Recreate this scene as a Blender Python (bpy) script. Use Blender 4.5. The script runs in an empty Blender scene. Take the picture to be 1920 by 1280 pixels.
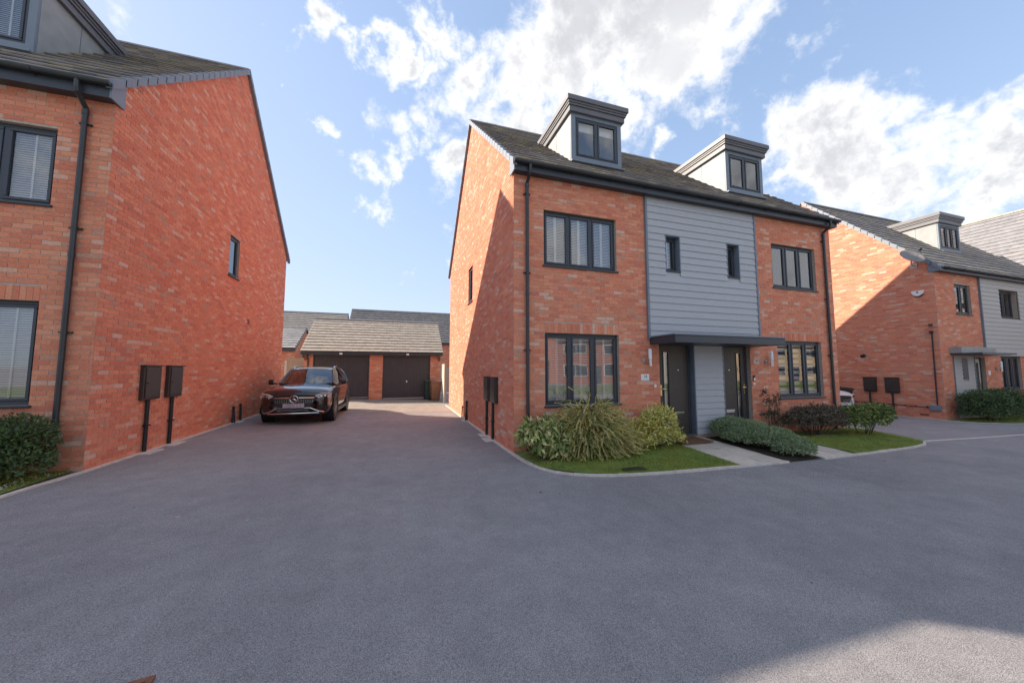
import bpy, bmesh, math, random
from mathutils import Vector, Matrix
R = math.radians
rnd = random.Random(7)
sc = bpy.context.scene
COL = sc.collection

# ------------------------------------------------------------------ camera
CAMZ = 1.67
cam_d = bpy.data.cameras.new('camera')
cam_d.sensor_width = 36.0
cam_d.lens = 668.0 / 1920 * 36
cam_d.clip_start, cam_d.clip_end = 0.05, 3000
cam = bpy.data.objects.new('camera', cam_d)
COL.objects.link(cam)
cam.location = (0, 0, CAMZ)
cam.rotation_euler = (R(90 + 4.451), 0, R(-17.87))
sc.camera = cam

# ------------------------------------------------------------------ light
SUN = Vector((-1.44, 0.86, 1.0)).normalized()          # direction towards the sun
SUN_EL = math.asin(SUN.z)
SUN_AZ = math.atan2(SUN.x, SUN.y)
SKY_STRENGTH = 0.15
CLOUD_LIGHT = 1.75
sun_d = bpy.data.lights.new('sun', 'SUN')
sun_d.energy = 2.0
sun_d.angle = R(0.53)
sun_d.color = (1.0, 0.86, 0.70)
sun = bpy.data.objects.new('sun', sun_d)
COL.objects.link(sun)
sun.location = (-20, 15, 30)
sun.rotation_euler = SUN.to_track_quat('Z', 'Y').to_euler()

sc.view_settings.view_transform = 'Standard'
sc.view_settings.look = 'None'
sc.view_settings.exposure = 2.25
sc.view_settings.gamma = 1.0
sc.view_settings.use_curve_mapping = False
sc.cycles.max_bounces = 8
sc.cycles.diffuse_bounces = 4
sc.cycles.transparent_max_bounces = 12
sc.cycles.caustics_reflective = False
sc.cycles.caustics_refractive = False
sc.cycles.use_denoising = True

world = bpy.data.worlds.new('World')
sc.world = world
world.use_nodes = True


class NT:
    """small helper around a node tree"""
    def __init__(s, tree):
        s.t = tree
        tree.nodes.clear()

    def n(s, typ, **kw):
        nd = s.t.nodes.new(typ)
        for k, v in kw.items():
            if k.startswith('i_'):
                nd.inputs[k[2:].replace('_', ' ')].default_value = v
            elif k.startswith('x'):
                nd.inputs[int(k[1:])].default_value = v
            else:
                setattr(nd, k, v)
        return nd

    def l(s, a, b):
        s.t.links.new(a, b)

    def math(s, op, a, b=None, c=None, clamp=False):
        nd = s.t.nodes.new('ShaderNodeMath')
        nd.operation = op
        nd.use_clamp = clamp
        for i, v in enumerate((a, b, c)):
            if v is None:
                continue
            if isinstance(v, (int, float)):
                nd.inputs[i].default_value = v
            else:
                s.l(v, nd.inputs[i])
        return nd.outputs[0]

    def mix(s, fac, a, b, blend='MIX'):
        nd = s.t.nodes.new('ShaderNodeMix')
        nd.data_type = 'RGBA'
        nd.blend_type = blend
        for sock, v in ((nd.inputs[0], fac), (nd.inputs[6], a), (nd.inputs[7], b)):
            if isinstance(v, (int, float)):
                sock.default_value = v
            elif isinstance(v, tuple):
                sock.default_value = (*v[:3], 1)
            else:
                s.l(v, sock)
        return nd.outputs[2]

    def ramp(s, fac, stops):
        nd = s.t.nodes.new('ShaderNodeValToRGB')
        el = nd.color_ramp.elements
        while len(el) < len(stops):
            el.new(0.5)
        for e, (p, c) in zip(el, stops):
            e.position = p
            e.color = (*c, 1) if isinstance(c, tuple) else (c, c, c, 1)
        s.l(fac, nd.inputs[0])
        return nd.outputs[0]

    def noise(s, scale, detail=3.0, rough=0.55, vec=None, dist=0.0):
        nd = s.n('ShaderNodeTexNoise', i_Scale=scale, i_Detail=detail, i_Roughness=rough, i_Distortion=dist)
        if vec is not None:
            s.l(vec, nd.inputs['Vector'])
        return nd.outputs['Fac']


# cloud banks: world direction of each bank and its angular radius
CLOUDS = [(-0.192, 0.714, 0.673, 0.08, 1), (-0.241, 0.704, 0.668, 0.045, 0.9), (-0.113, 0.749, 0.653, 0.058, 0.8), (-0.063, 0.762, 0.644, 0.079, 1),
          (0.032, 0.714, 0.699, 0.092, 0.9), (0.107, 0.768, 0.631, 0.14, 1), (0.002, 0.761, 0.649, 0.067, 0.8), (0.242, 0.752, 0.613, 0.209, 1.1),
          (0.312, 0.795, 0.521, 0.181, 1.1), (0.185, 0.834, 0.52, 0.116, 0.9), (0.358, 0.653, 0.667, 0.253, 1.2), (0.462, 0.671, 0.58, 0.183, 1.0),
          (0.494, 0.53, 0.689, 0.28, 1.15), (0.35, 0.591, 0.727, 0.245, 1.1), (0.611, 0.434, 0.662, 0.167, 0.9), (0.604, 0.51, 0.612, 0.086, 0.5),
          (-0.13, 0.835, 0.535, 0.062, 0.8), (-0.077, 0.895, 0.439, 0.099, 0.95), (-0.016, 0.877, 0.48, 0.08, 0.8), (-0.133, 0.867, 0.48, 0.059, 0.6),
          (-0.04, 0.908, 0.417, 0.068, 0.8), (0.029, 0.964, 0.264, 0.07, 0.75), (-0.077, 0.939, 0.336, 0.03, 0.6), (0.077, 0.91, 0.407, 0.037, 0.5),
          (0.567, 0.658, 0.495, 0.086, 0.9), (0.761, 0.495, 0.419, 0.074, 0.9), (0.793, 0.437, 0.425, 0.146, 1.15), (0.821, 0.342, 0.458, 0.129, 1.1),
          (0.853, 0.283, 0.439, 0.1, 1.05), (0.855, 0.362, 0.371, 0.187, 1.3), (0.892, 0.286, 0.351, 0.132, 1.2), (0.817, 0.456, 0.352, 0.125, 1.1),
          (0.74, 0.478, 0.473, 0.06, 0.6), (-0.245, 0.802, 0.545, 0.02, 0.6), (0.922, 0.202, 0.33, 0.114, 1.0), (-0.66, 0.671, 0.338, 0.104, 0.6),
          (-0.656, 0.74, 0.147, 0.112, 0.5),
          (-0.428, 0.713, 0.555, 0.085, 0.50), (-0.391, 0.760, 0.519, 0.068, 0.45), (-0.231, 0.735, 0.638, 0.058, 0.60), (-0.182, 0.926, 0.332, 0.077, 0.50), (0.151, 0.936, 0.318, 0.064, 0.45), (-0.301, 0.721, 0.623, 0.044, 0.50), (0.018, 0.833, 0.553, 0.090, 0.75), (0.508, 0.720, 0.473, 0.090, 0.60), (-0.168, 0.801, 0.575, 0.045, 0.70), (0.337, 0.859, 0.385, 0.097, 0.50), (0.631, 0.537, 0.559, 0.076, 0.60), (0.932, 0.280, 0.231, 0.100, 0.70), (0.668, 0.420, 0.614, 0.100, 0.60),
          (0.05, 0.10, 0.99, 0.42, 1.0), (-0.45, -0.35, 0.82, 0.36, 1.1), (0.45, -0.55, 0.70, 0.40, 1.1), (-0.15, -0.80, 0.58, 0.36, 1.1), (-0.75, -0.50, 0.43, 0.30, 1.0),  # from here on, banks out of view, added to whiten and raise ambient light
          (0.80, -0.50, 0.33, 0.34, 1.1), (0.30, -0.92, 0.25, 0.30, 1.1), (-0.40, -0.88, 0.25, 0.28, 1.0), (-0.95, -0.05, 0.30, 0.22, .8), (0.95, -0.10, 0.28, 0.24, 1.0), (0.55, 0.15, 0.82, 0.26, .9), (-0.05, -0.45, 0.89, 0.25, .9)]


def build_world():
    w = NT(world.node_tree)
    sky = w.n('ShaderNodeTexSky', sky_type='NISHITA')
    sky.sun_disc = False
    sky.sun_elevation = SUN_EL
    sky.sun_rotation = SUN_AZ
    sky.altitude = 60
    sky.air_density = 1.0
    sky.dust_density = 0.4
    sky.ozone_density = 1.8
    tc = w.n('ShaderNodeTexCoord')
    d = tc.outputs['Generated']
    nrm = w.n('ShaderNodeVectorMath', operation='NORMALIZE')
    w.l(d, nrm.inputs[0])
    d = nrm.outputs[0]
    # wispy displacement of the lookup direction
    wn = w.n('ShaderNodeTexNoise', i_Scale=5.0, i_Detail=6.0, i_Roughness=0.6)
    w.l(d, wn.inputs['Vector'])
    sub = w.n('ShaderNodeVectorMath', operation='SUBTRACT')
    w.l(wn.outputs['Color'], sub.inputs[0])
    sub.inputs[1].default_value = (.5, .5, .5)
    mad = w.n('ShaderNodeVectorMath', operation='MULTIPLY_ADD')
    w.l(sub.outputs[0], mad.inputs[0])
    mad.inputs[1].default_value = (.42, .42, .42)
    w.l(d, mad.inputs[2])
    dd = mad.outputs[0]
    total = None
    for (cx, cy, cz, r, wt) in CLOUDS:
        ds = w.n('ShaderNodeVectorMath', operation='DISTANCE')
        w.l(dd, ds.inputs[0])
        ds.inputs[1].default_value = (cx, cy, cz)
        v = w.math('MULTIPLY_ADD', ds.outputs['Value'], -wt / r, wt, clamp=False)
        v = w.math('MAXIMUM', v, 0.0)
        total = v if total is None else w.math('MAXIMUM', total, v)
    f1 = w.noise(4.6, 10.0, 0.66, d, 0.35)
    f2 = w.noise(17.0, 6.0, 0.65, d, 0.3)
    f = w.math('MULTIPLY_ADD', w.math('SUBTRACT', f2, 0.5), 0.55, w.math('ADD', f1, 0.175))
    dens = w.math('MULTIPLY_ADD', total, 0.62, f) if total is not None else f
    al = w.n('ShaderNodeMapRange', interpolation_type='SMOOTHSTEP')
    al.inputs[1].default_value = 0.83
    al.inputs[2].default_value = 1.17
    w.l(dens, al.inputs[0])
    # thick cloud cores: their grey shading is mixed into the cloud colour
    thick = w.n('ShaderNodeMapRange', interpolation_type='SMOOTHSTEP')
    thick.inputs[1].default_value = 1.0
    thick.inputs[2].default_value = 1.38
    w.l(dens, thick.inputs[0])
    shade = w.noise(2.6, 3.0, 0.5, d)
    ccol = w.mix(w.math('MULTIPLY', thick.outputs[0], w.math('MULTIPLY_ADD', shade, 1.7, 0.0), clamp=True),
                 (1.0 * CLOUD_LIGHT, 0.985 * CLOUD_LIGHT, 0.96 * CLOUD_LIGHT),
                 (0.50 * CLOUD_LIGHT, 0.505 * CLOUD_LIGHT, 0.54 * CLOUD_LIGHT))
    a2 = w.math('MULTIPLY', al.outputs[0], 0.93)
    # soft roll-off so that the glow round the sun keeps its blue
    k = w.n('ShaderNodeVectorMath', operation='MULTIPLY_ADD')
    w.l(sky.outputs[0], k.inputs[0])
    k.inputs[1].default_value = (.74, .63, .46)
    k.inputs[2].default_value = (1, 1, 1)
    q = w.n('ShaderNodeVectorMath', operation='DIVIDE')
    w.l(sky.outputs[0], q.inputs[0]); w.l(k.outputs[0], q.inputs[1])
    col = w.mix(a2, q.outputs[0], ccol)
    bg = w.n('ShaderNodeBackground', i_Strength=SKY_STRENGTH)
    w.l(col, bg.inputs['Color'])
    out = w.n('ShaderNodeOutputWorld')
    w.l(bg.outputs[0], out.inputs[0])


build_world()

# ------------------------------------------------------------------ helpers
WL = {}


def ground_z(x):
    d = min(max(x - 2.24, -12), 11.76)
    return -.01762 * d + .000749 * d * d


def lawn_z(x, y):
    t = min((y - 4.95) / 1.85, (x - 2.27) / .9, (12.36 + (y - 5.5) * .5 - x) / .9)
    return ground_z(x) + 0.03 + max(0.0, min(1.0, t)) * 0.10


def tag(o, label=None, cat=None, group=None, kind=None):
    if label: o['label'] = label
    if cat: o['category'] = cat
    if group: o['group'] = group
    if kind: o['kind'] = kind
    return o


def place(o, wl, parent=None):
    WL[o.name] = Vector(wl)
    if parent is not None:
        o.parent = parent
        o.location = Vector(wl) - WL[parent.name]
    else:
        o.location = wl
    COL.objects.link(o)
    return o


def thing(name, loc, label=None, cat=None, group=None):
    o = bpy.data.objects.new(name, None)
    o.empty_display_size = 0.2
    place(o, Vector(loc))
    return tag(o, label, cat, group)


class MB:
    """collects geometry in world coordinates, then links ONE mesh object"""
    def __init__(s):
        s.v, s.f, s.c = [], [], []
        s.col = None

    def quad(s, *p):
        k = len(s.v)
        s.v += [tuple(q) for q in p]
        s.c += [s.col] * len(p)
        s.f.append(tuple(range(k, k + len(p))))
        return s

    def box(s, a, b, M=None):
        (x0, y0, z0), (x1, y1, z1) = a, b
        x0, x1 = min(x0, x1), max(x0, x1)
        y0, y1 = min(y0, y1), max(y0, y1)
        z0, z1 = min(z0, z1), max(z0, z1)
        p = [(x0, y0, z0), (x1, y0, z0), (x1, y1, z0), (x0, y1, z0), (x0, y0, z1), (x1, y0, z1), (x1, y1, z1), (x0, y1, z1)]
        return s.hexa(p if M is None else [tuple(M @ Vector(q)) for q in p])

    def hexa(s, p):
        k = len(s.v)
        s.v += [tuple(q) for q in p]
        s.c += [s.col] * 8
        for f in ((0, 3, 2, 1), (4, 5, 6, 7), (0, 1, 5, 4), (1, 2, 6, 5), (2, 3, 7, 6), (3, 0, 4, 7)):
            s.f.append(tuple(k + i for i in f))
        return s

    def prism(s, poly, e):
        """poly: list of 3-D points, e: extrusion vector"""
        n = len(poly)
        k = len(s.v)
        e = Vector(e)
        s.v += [tuple(q) for q in poly] + [tuple(Vector(q) + e) for q in poly]
        s.c += [s.col] * (2 * n)
        s.f.append(tuple(k + i for i in range(n))[::-1])
        s.f.append(tuple(k + n + i for i in range(n)))
        for i in range(n):
            j = (i + 1) % n
            s.f.append((k + i, k + j, k + n + j, k + n + i))
        return s

    def tube(s, pts, r, seg=10, caps=True):
        pts = [Vector(p) for p in pts]
        rs = r if isinstance(r, (list, tuple)) else [r] * len(pts)
        k = len(s.v)
        ref = None
        for i, p in enumerate(pts):
            t = (pts[min(i + 1, len(pts) - 1)] - pts[max(i - 1, 0)]).normalized()
            if ref is None:
                ref = Vector((0, 0, 1)) if abs(t.z) < 0.9 else Vector((1, 0, 0))
            a = t.cross(ref) if i == 0 else a - t * a.dot(t)
            a = a.normalized() if a.length > 1e-5 else t.orthogonal().normalized()
            b = t.cross(a).normalized()
            for j in range(seg):
                an = 2 * math.pi * j / seg
                s.v.append(tuple(p + (a * math.cos(an) + b * math.sin(an)) * rs[i]))
                s.c.append(s.col)
        for i in range(len(pts) - 1):
            for j in range(seg):
                j2 = (j + 1) % seg
                s.f.append((k + i * seg + j, k + i * seg + j2, k + (i + 1) * seg + j2, k + (i + 1) * seg + j))
        if caps:
            s.f.append(tuple(k + j for j in range(seg))[::-1])
            s.f.append(tuple(k + (len(pts) - 1) * seg + j for j in range(seg)))
        return s

    def grid(s, rows):
        """rows: equal-length lists of points"""
        k = len(s.v)
        m = len(rows[0])
        for r_ in rows:
            s.v += [tuple(q) for q in r_]
            s.c += [s.col] * m
        for i in range(len(rows) - 1):
            for j in range(m - 1):
                s.f.append((k + i * m + j, k + i * m + j + 1, k + (i + 1) * m + j + 1, k + (i + 1) * m + j))
        return s

    def build(s, name, mat, parent=None, smooth=False, bevel=0.0, subsurf=0, center=None, solid=0.0):
        if not s.v:
            return None
        xs, ys, zs = zip(*s.v)
        c = Vector(center) if center else Vector(((min(xs) + max(xs)) / 2, (min(ys) + max(ys)) / 2, (min(zs) + max(zs)) / 2))
        me = bpy.data.meshes.new(name)
        me.from_pydata([(x - c.x, y - c.y, z - c.z) for x, y, z in s.v], [], s.f)
        if any(q is not None for q in s.c):
            at = me.color_attributes.new('tone', 'FLOAT_COLOR', 'POINT')
            buf = []
            for q in s.c:
                q = q or (1, 1, 1)
                buf += [q[0], q[1], q[2], 1.0]
            at.data.foreach_set('color', buf)
        if smooth:
            me.polygons.foreach_set('use_smooth', [True] * len(me.polygons))
        me.materials.append(mat)
        me.update()
        o = bpy.data.objects.new(name, me)
        place(o, c, parent)
        if solid:
            m = o.modifiers.new('s', 'SOLIDIFY'); m.thickness = solid; m.offset = 0
        if bevel:
            m = o.modifiers.new('b', 'BEVEL'); m.width = bevel; m.segments = 2; m.limit_method = 'ANGLE'
        if subsurf:
            m = o.modifiers.new('u', 'SUBSURF'); m.levels = subsurf; m.render_levels = subsurf
        return o


def boxo(name, a, b, mat, parent=None, bevel=0.0):
    return MB().box(a, b).build(name, mat, parent, bevel=bevel)


# approximate projection, only used to choose which pieces show largest
_F = cam.rotation_euler.to_matrix()


def shown_size(p, nrm):
    v = Vector(p) - Vector((0, 0, CAMZ))
    l = _F.inverted() @ v
    if l.z > -0.3:
        return 0
    px, py = l.x / -l.z * 668, l.y / -l.z * 668
    if abs(px) > 955 or abs(py) > 635:
        return 0
    return max(0.0, -v.normalized().dot(nrm)) / (v.length ** 2)


# ------------------------------------------------------------------ materials
MATS = {}


def pbr(name, base, rough=0.6, metal=0.0, spec=0.5, noise=0.0, nscale=8.0, bump=0.0, bscale=60.0, attr=False, coat=0.0, detail=4.0, stretch=None, trans=0.0, sub=0.0):
    m = bpy.data.materials.new(name)
    m.use_nodes = True
    t = NT(m.node_tree)
    b = t.n('ShaderNodeBsdfPrincipled', i_Roughness=rough, i_Metallic=metal)
    b.inputs['Specular IOR Level'].default_value = spec
    b.inputs['Coat Weight'].default_value = coat
    b.inputs['Coat Roughness'].default_value = 0.03
    out = t.n('ShaderNodeOutputMaterial')
    t.l(b.outputs[0], out.inputs[0])
    tc = t.n('ShaderNodeNewGeometry')
    vec = tc.outputs['Position']
    if stretch:
        mp = t.n('ShaderNodeMapping')
        mp.inputs['Scale'].default_value = stretch
        t.l(vec, mp.inputs[0])
        vec = mp.outputs[0]
    col = None
    if attr:
        a = t.n('ShaderNodeAttribute', attribute_name='tone')
        col = a.outputs['Color']
        if base != (1, 1, 1):
            col = t.mix(1.0, col, base, 'MULTIPLY')
    if noise:
        f = t.noise(nscale, detail, 0.6, vec)
        lo = tuple(max(0, c * (1 - noise)) for c in base)
        hi = tuple(min(1, c * (1 + noise)) for c in base)
        if attr:
            k = t.ramp(f, [(0.25, 1 - noise), (0.75, 1 + noise)])
            col = t.mix(1.0, col, k, 'MULTIPLY')
        else:
            col = t.ramp(f, [(0.28, lo), (0.72, hi)])
    if col is None:
        b.inputs['Base Color'].default_value = (*base, 1)
    else:
        t.l(col, b.inputs['Base Color'])
    if bump:
        bn = t.n('ShaderNodeBump', i_Strength=bump, i_Distance=0.01)
        t.l(t.noise(bscale, 3.0, 0.6, vec), bn.inputs['Height'])
        t.l(bn.outputs[0], b.inputs['Normal'])
    if sub:
        b.inputs['Subsurface Weight'].default_value = 0
        tr = t.n('ShaderNodeBsdfTranslucent')
        if col is not None:
            t.l(col, tr.inputs['Color'])
        else:
            tr.inputs['Color'].default_value = (*base, 1)
        mx = t.n('ShaderNodeMixShader')
        mx.inputs[0].default_value = sub
        t.l(b.outputs[0], mx.inputs[1]); t.l(tr.outputs[0], mx.inputs[2])
        t.l(mx.outputs[0], out.inputs[0])
    MATS[name] = m
    return m


M_BRICK = pbr('brick_clay', (1, 1, 1), 0.85, spec=0.2, attr=True, noise=0.22, nscale=38, bump=0.35, bscale=140)
M_MORTAR = pbr('mortar', (.46, .37, .31), 0.95, spec=0.1, noise=0.2, nscale=20)
M_TILE = pbr('roof_tile', (1, 1, 1), 0.75, spec=0.3, attr=True, noise=0.22, nscale=4, bump=0.3, bscale=90)
M_ROOFSLAB = pbr('roof_underlay', (.05, .05, .05), 0.9)
M_FRAME = pbr('anthracite_upvc', (.040, .050, .066), 0.42, noise=0.08, nscale=4)
M_TRIM = pbr('grey_trim', (.17, .21, .26), 0.5, noise=0.08, nscale=3)
M_CLAD = pbr('grey_cladding', (.42, .445, .48), 0.6, spec=0.35, noise=0.09, nscale=2.5, bump=0.25, bscale=30, stretch=(3, 3, 40))
M_CLAD_WARM = pbr('warm_grey_cladding', (.47, .455, .44), 0.6, spec=0.35, noise=0.09, nscale=2.5, bump=0.25, bscale=30, stretch=(3, 3, 40))
M_LEAD = pbr('dormer_cheek', (.31, .32, .32), 0.55, noise=0.14, nscale=3.5)
M_LEADTOP = pbr('dormer_fascia', (.125, .125, .14), 0.45, noise=0.1, nscale=4)
M_BLACKPL = pbr('black_plastic', (.018, .020, .024), 0.38, noise=0.15, nscale=6)
M_GUTTER = pbr('gutter_plastic', (.030, .034, .040), 0.33, noise=0.2, nscale=3)
M_METER = pbr('meter_box_brown', (.045, .038, .036), 0.35, noise=0.2, nscale=5)
M_DOOR = pbr('door_brown_grey', (.055, .048, .044), 0.45, noise=0.15, nscale=6, bump=0.15, bscale=40, stretch=(8, 8, 1))
M_WHITE = pbr('white_plastic', (.78, .78, .77), 0.4)
M_BLIND = pbr('blind_white', (.88, .88, .87), 0.5)
M_CHROME = pbr('chrome', (.75, .75, .76), 0.12, metal=1.0)
M_BRASS = pbr('brass', (.75, .55, .22), 0.25, metal=1.0)
M_STEEL = pbr('brushed_steel', (.55, .56, .58), 0.3, metal=1.0)
M_CONC = pbr('pale_concrete', (.60, .55, .49), 0.9, spec=0.2, noise=0.18, nscale=9, bump=0.3, bscale=70)
M_SLAB = pbr('paving_slab', (1, 1, 1), 0.85, spec=0.25, attr=True, noise=0.16, nscale=7, bump=0.3, bscale=80)
M_LAWN = pbr('lawn_soil', (.16, .20, .06), 0.95, spec=0.1, noise=0.5, nscale=3.2, bump=0.5, bscale=90)
M_SOIL = pbr('bark_soil', (.050, .040, .032), 0.95, spec=0.1, noise=0.5, nscale=25, bump=1.0, bscale=60)
M_GRASS = pbr('grass_blade', (1, 1, 1), 0.6, spec=0.2, attr=True, sub=0.3)
M_LEAF = pbr('leaf', (1, 1, 1), 0.48, spec=0.4, attr=True, sub=0.22)
M_LEAFMATT = pbr('leaf_matt', (1, 1, 1), 0.7, spec=0.2, attr=True, sub=0.22)
M_STEM = pbr('stem', (.085, .06, .04), 0.85, noise=0.3, nscale=20)
M_WOOD = pbr('fence_wood', (.42, .32, .23), 0.8, spec=0.2, noise=0.25, nscale=6, stretch=(12, 12, 1), bump=0.2, bscale=30)
M_WOODPALE = pbr('pale_fence', (.55, .52, .47), 0.75, spec=0.2, noise=0.15, nscale=6, stretch=(12, 12, 1))
M_GDOOR = pbr('garage_door_steel', (.062, .058, .066), 0.42, noise=0.12, nscale=3)
M_BIN = pbr('brown_bin', (.24, .115, .07), 0.5, noise=0.15, nscale=6)
M_BINBLACK = pbr('black_bin', (.02, .022, .022), 0.45, noise=0.15, nscale=6)
M_BINGREEN = pbr('green_bin', (.03, .07, .05), 0.5, noise=0.15, nscale=6)
M_RUST = pbr('rusty_iron', (.22, .085, .045), 0.8, noise=0.4, nscale=30, bump=0.5, bscale=80)
M_MAT = pbr('coir_mat', (.16, .085, .04), 0.95, noise=0.3, nscale=40, bump=0.8, bscale=150)
M_RENDERW = pbr('painted_render', (.62, .60, .56), 0.8, noise=0.08, nscale=3)
M_RUBBER = pbr('tyre_rubber', (.018, .018, .019), 0.75, noise=0.2, nscale=20)
M_CARBLACK = pbr('car_paint_black', (.010, .010, .013), 0.22, spec=0.5, coat=1.0)
M_CARWHITE = pbr('car_paint_white', (.74, .75, .77), 0.25, spec=0.5, coat=1.0)
M_HEADLAMP = pbr('headlamp_lens', (.50, .50, .52), .25, coat=1.0)
M_PLATE = pbr('number_plate', (.42, .38, .43), 0.4, noise=0.18, nscale=22, detail=0.0, stretch=(1, 1, .3))
M_LAMPGLASS = pbr('lamp_opal', (.75, .82, .88), 0.2)
M_CLOTH = pbr('roller_blind_bands', (.8, .78, .76), 0.7)
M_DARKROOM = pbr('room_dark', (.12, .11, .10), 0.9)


def mat_glass(name, tint=(.82, .88, .92), base=0.16, bump=0.0):
    m = bpy.data.materials.new(name)
    m.use_nodes = True
    t = NT(m.node_tree)
    tr = t.n('ShaderNodeBsdfTransparent')
    tr.inputs[0].default_value = (*tint, 1)
    gl = t.n('ShaderNodeBsdfGlossy', i_Roughness=0.0)
    gl.inputs[0].default_value = (.95, .97, 1, 1)
    fr = t.n('ShaderNodeFresnel', i_IOR=1.52)
    f = t.math('MULTIPLY_ADD', fr.outputs[0], 1.25, base, clamp=True)
    if bump:
        g = t.n('ShaderNodeNewGeometry')
        bn = t.n('ShaderNodeBump', i_Strength=bump, i_Distance=0.02)
        t.l(t.noise(1.3, 1.0, 0.5, g.outputs['Position']), bn.inputs['Height'])
        t.l(bn.outputs[0], gl.inputs['Normal'])
    mx = t.n('ShaderNodeMixShader')
    t.l(f, mx.inputs[0]); t.l(tr.outputs[0], mx.inputs[1]); t.l(gl.outputs[0], mx.inputs[2])
    out = t.n('ShaderNodeOutputMaterial')
    t.l(mx.outputs[0], out.inputs[0])
    return m


M_GLASS = mat_glass('window_glass', (.95, .97, .98), base=0.11, bump=0.12)
M_CARGLASS = mat_glass('car_glass', (.30, .34, .35), base=0.10)


def mat_asphalt():
    m = bpy.data.materials.new('asphalt')
    m.use_nodes = True
    t = NT(m.node_tree)
    g = t.n('ShaderNodeNewGeometry')
    P = g.outputs['Position']
    vo = t.n('ShaderNodeTexVoronoi', i_Scale=165.0)
    t.l(P, vo.inputs['Vector'])
    chips = t.ramp(vo.outputs['Color'], [(0.0, .28), (0.45, .39), (0.85, .45), (1.0, .57)])
    gaps = t.ramp(vo.outputs['Distance'], [(0.25, 1.0), (0.75, .52)])
    c = t.mix(1.0, chips, gaps, 'MULTIPLY')
    patch = t.noise(0.38, 5.0, 0.65, P)
    c = t.mix(1.0, c, t.ramp(patch, [(0.3, (.82, .82, .84)), (0.7, (1.12, 1.10, 1.11))]), 'MULTIPLY')
    wear = t.noise(3.5, 5.0, 0.65, P)
    c = t.mix(1.0, c, t.ramp(wear, [(0.3, .90), (0.7, 1.10)]), 'MULTIPLY')
    c = t.mix(1.0, c, (1.03, .995, .985), 'MULTIPLY')
    b = t.n('ShaderNodeBsdfPrincipled', i_Roughness=0.83)
    b.inputs['Specular IOR Level'].default_value = 0.35
    t.l(c, b.inputs['Base Color'])
    bn = t.n('ShaderNodeBump', i_Strength=0.9, i_Distance=0.006)
    h = t.math('MULTIPLY_ADD', vo.outputs['Distance'], -1.0, t.noise(220.0, 2.0, 0.6, P))
    t.l(h, bn.inputs['Height'])
    t.l(bn.outputs[0], b.inputs['Normal'])
    out = t.n('ShaderNodeOutputMaterial')
    t.l(b.outputs[0], out.inputs[0])
    return m


M_ASPHALT = mat_asphalt()


def mat_blockpaving():
    m = bpy.data.materials.new('block_paving')
    m.use_nodes = True
    t = NT(m.node_tree)
    g = t.n('ShaderNodeNewGeometry')
    br = t.n('ShaderNodeTexBrick', i_Scale=1.0)
    br.inputs['Color1'].default_value = (.27, .225, .19, 1)
    br.inputs['Color2'].default_value = (.36, .30, .25, 1)
    br.inputs['Mortar'].default_value = (.13, .11, .09, 1)
    br.inputs['Mortar Size'].default_value = 0.006
    br.inputs['Brick Width'].default_value = 0.2
    br.inputs['Row Height'].default_value = 0.1
    t.l(g.outputs['Position'], br.inputs['Vector'])
    n = t.ramp(t.noise(1.2, 4, 0.6, g.outputs['Position']), [(0.3, .85), (0.7, 1.12)])
    c = t.mix(1.0, br.outputs['Color'], n, 'MULTIPLY')
    b = t.n('ShaderNodeBsdfPrincipled', i_Roughness=0.85)
    t.l(c, b.inputs['Base Color'])
    out = t.n('ShaderNodeOutputMaterial')
    t.l(b.outputs[0], out.inputs[0])
    return m


M_PAVERS = mat_blockpaving()

# ------------------------------------------------------------------ ground
def sheet(name, x0, x1, y0, y1, mat, dz=0.0, nx=2, ny=2, zf=None):
    m = MB()
    rows = []
    for j in range(ny + 1):
        y = y0 + (y1 - y0) * j / ny
        rows.append([(x0 + (x1 - x0) * i / nx, y, (zf or (lambda a, b: ground_z(a)))(x0 + (x1 - x0) * i / nx, y) + dz) for i in range(nx + 1)])
    m.grid(rows)
    return m.build(name, mat)


def ground_sheet():
    # one sheet to the horizon: a fine strip where the ground falls gently, flat beyond
    xs = [-900, -60] + [-12 + i * 1.0 for i in range(27)] + [60, 900]
    m = MB()
    m.grid([[(x, y, ground_z(x) - (0.004 if False else 0)) for x in xs] for y in (-900, -40, 0, 10, 20, 30, 60, 900)])
    o = m.build('road', M_ASPHALT)
    tag(o, kind='structure')


ground_sheet()
o = sheet('driveway', -4.40, 2.16, 14.2, 20.75, M_PAVERS, 0.005, 8, 2)
tag(o, kind='structure')

# ------------------------------------------------------------------ brickwork
BRICK_TONES = [tuple(min(.74, (v * .64 + m_ * .36) * k) for v, m_, k in zip(c, (.46, .135, .078), (1.46, 1.86, 2.0))) for c in [(.47, .130, .070), (.44, .112, .060), (.50, .150, .082), (.41, .098, .056), (.46, .140, .085), (.52, .175, .095),
               (.36, .090, .058), (.50, .195, .120), (.47, .250, .175), (.46, .285, .215), (.33, .165, .115), (.43, .140, .080)]]
TONE_W = [10, 10, 10, 8, 8, 6, 4, 4, 3.2, 2.2, 2.6, 8]
BL, BH, J, PROUD = 0.215, 0.065, 0.010, 0.005
_brick_mesh = {}


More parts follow.
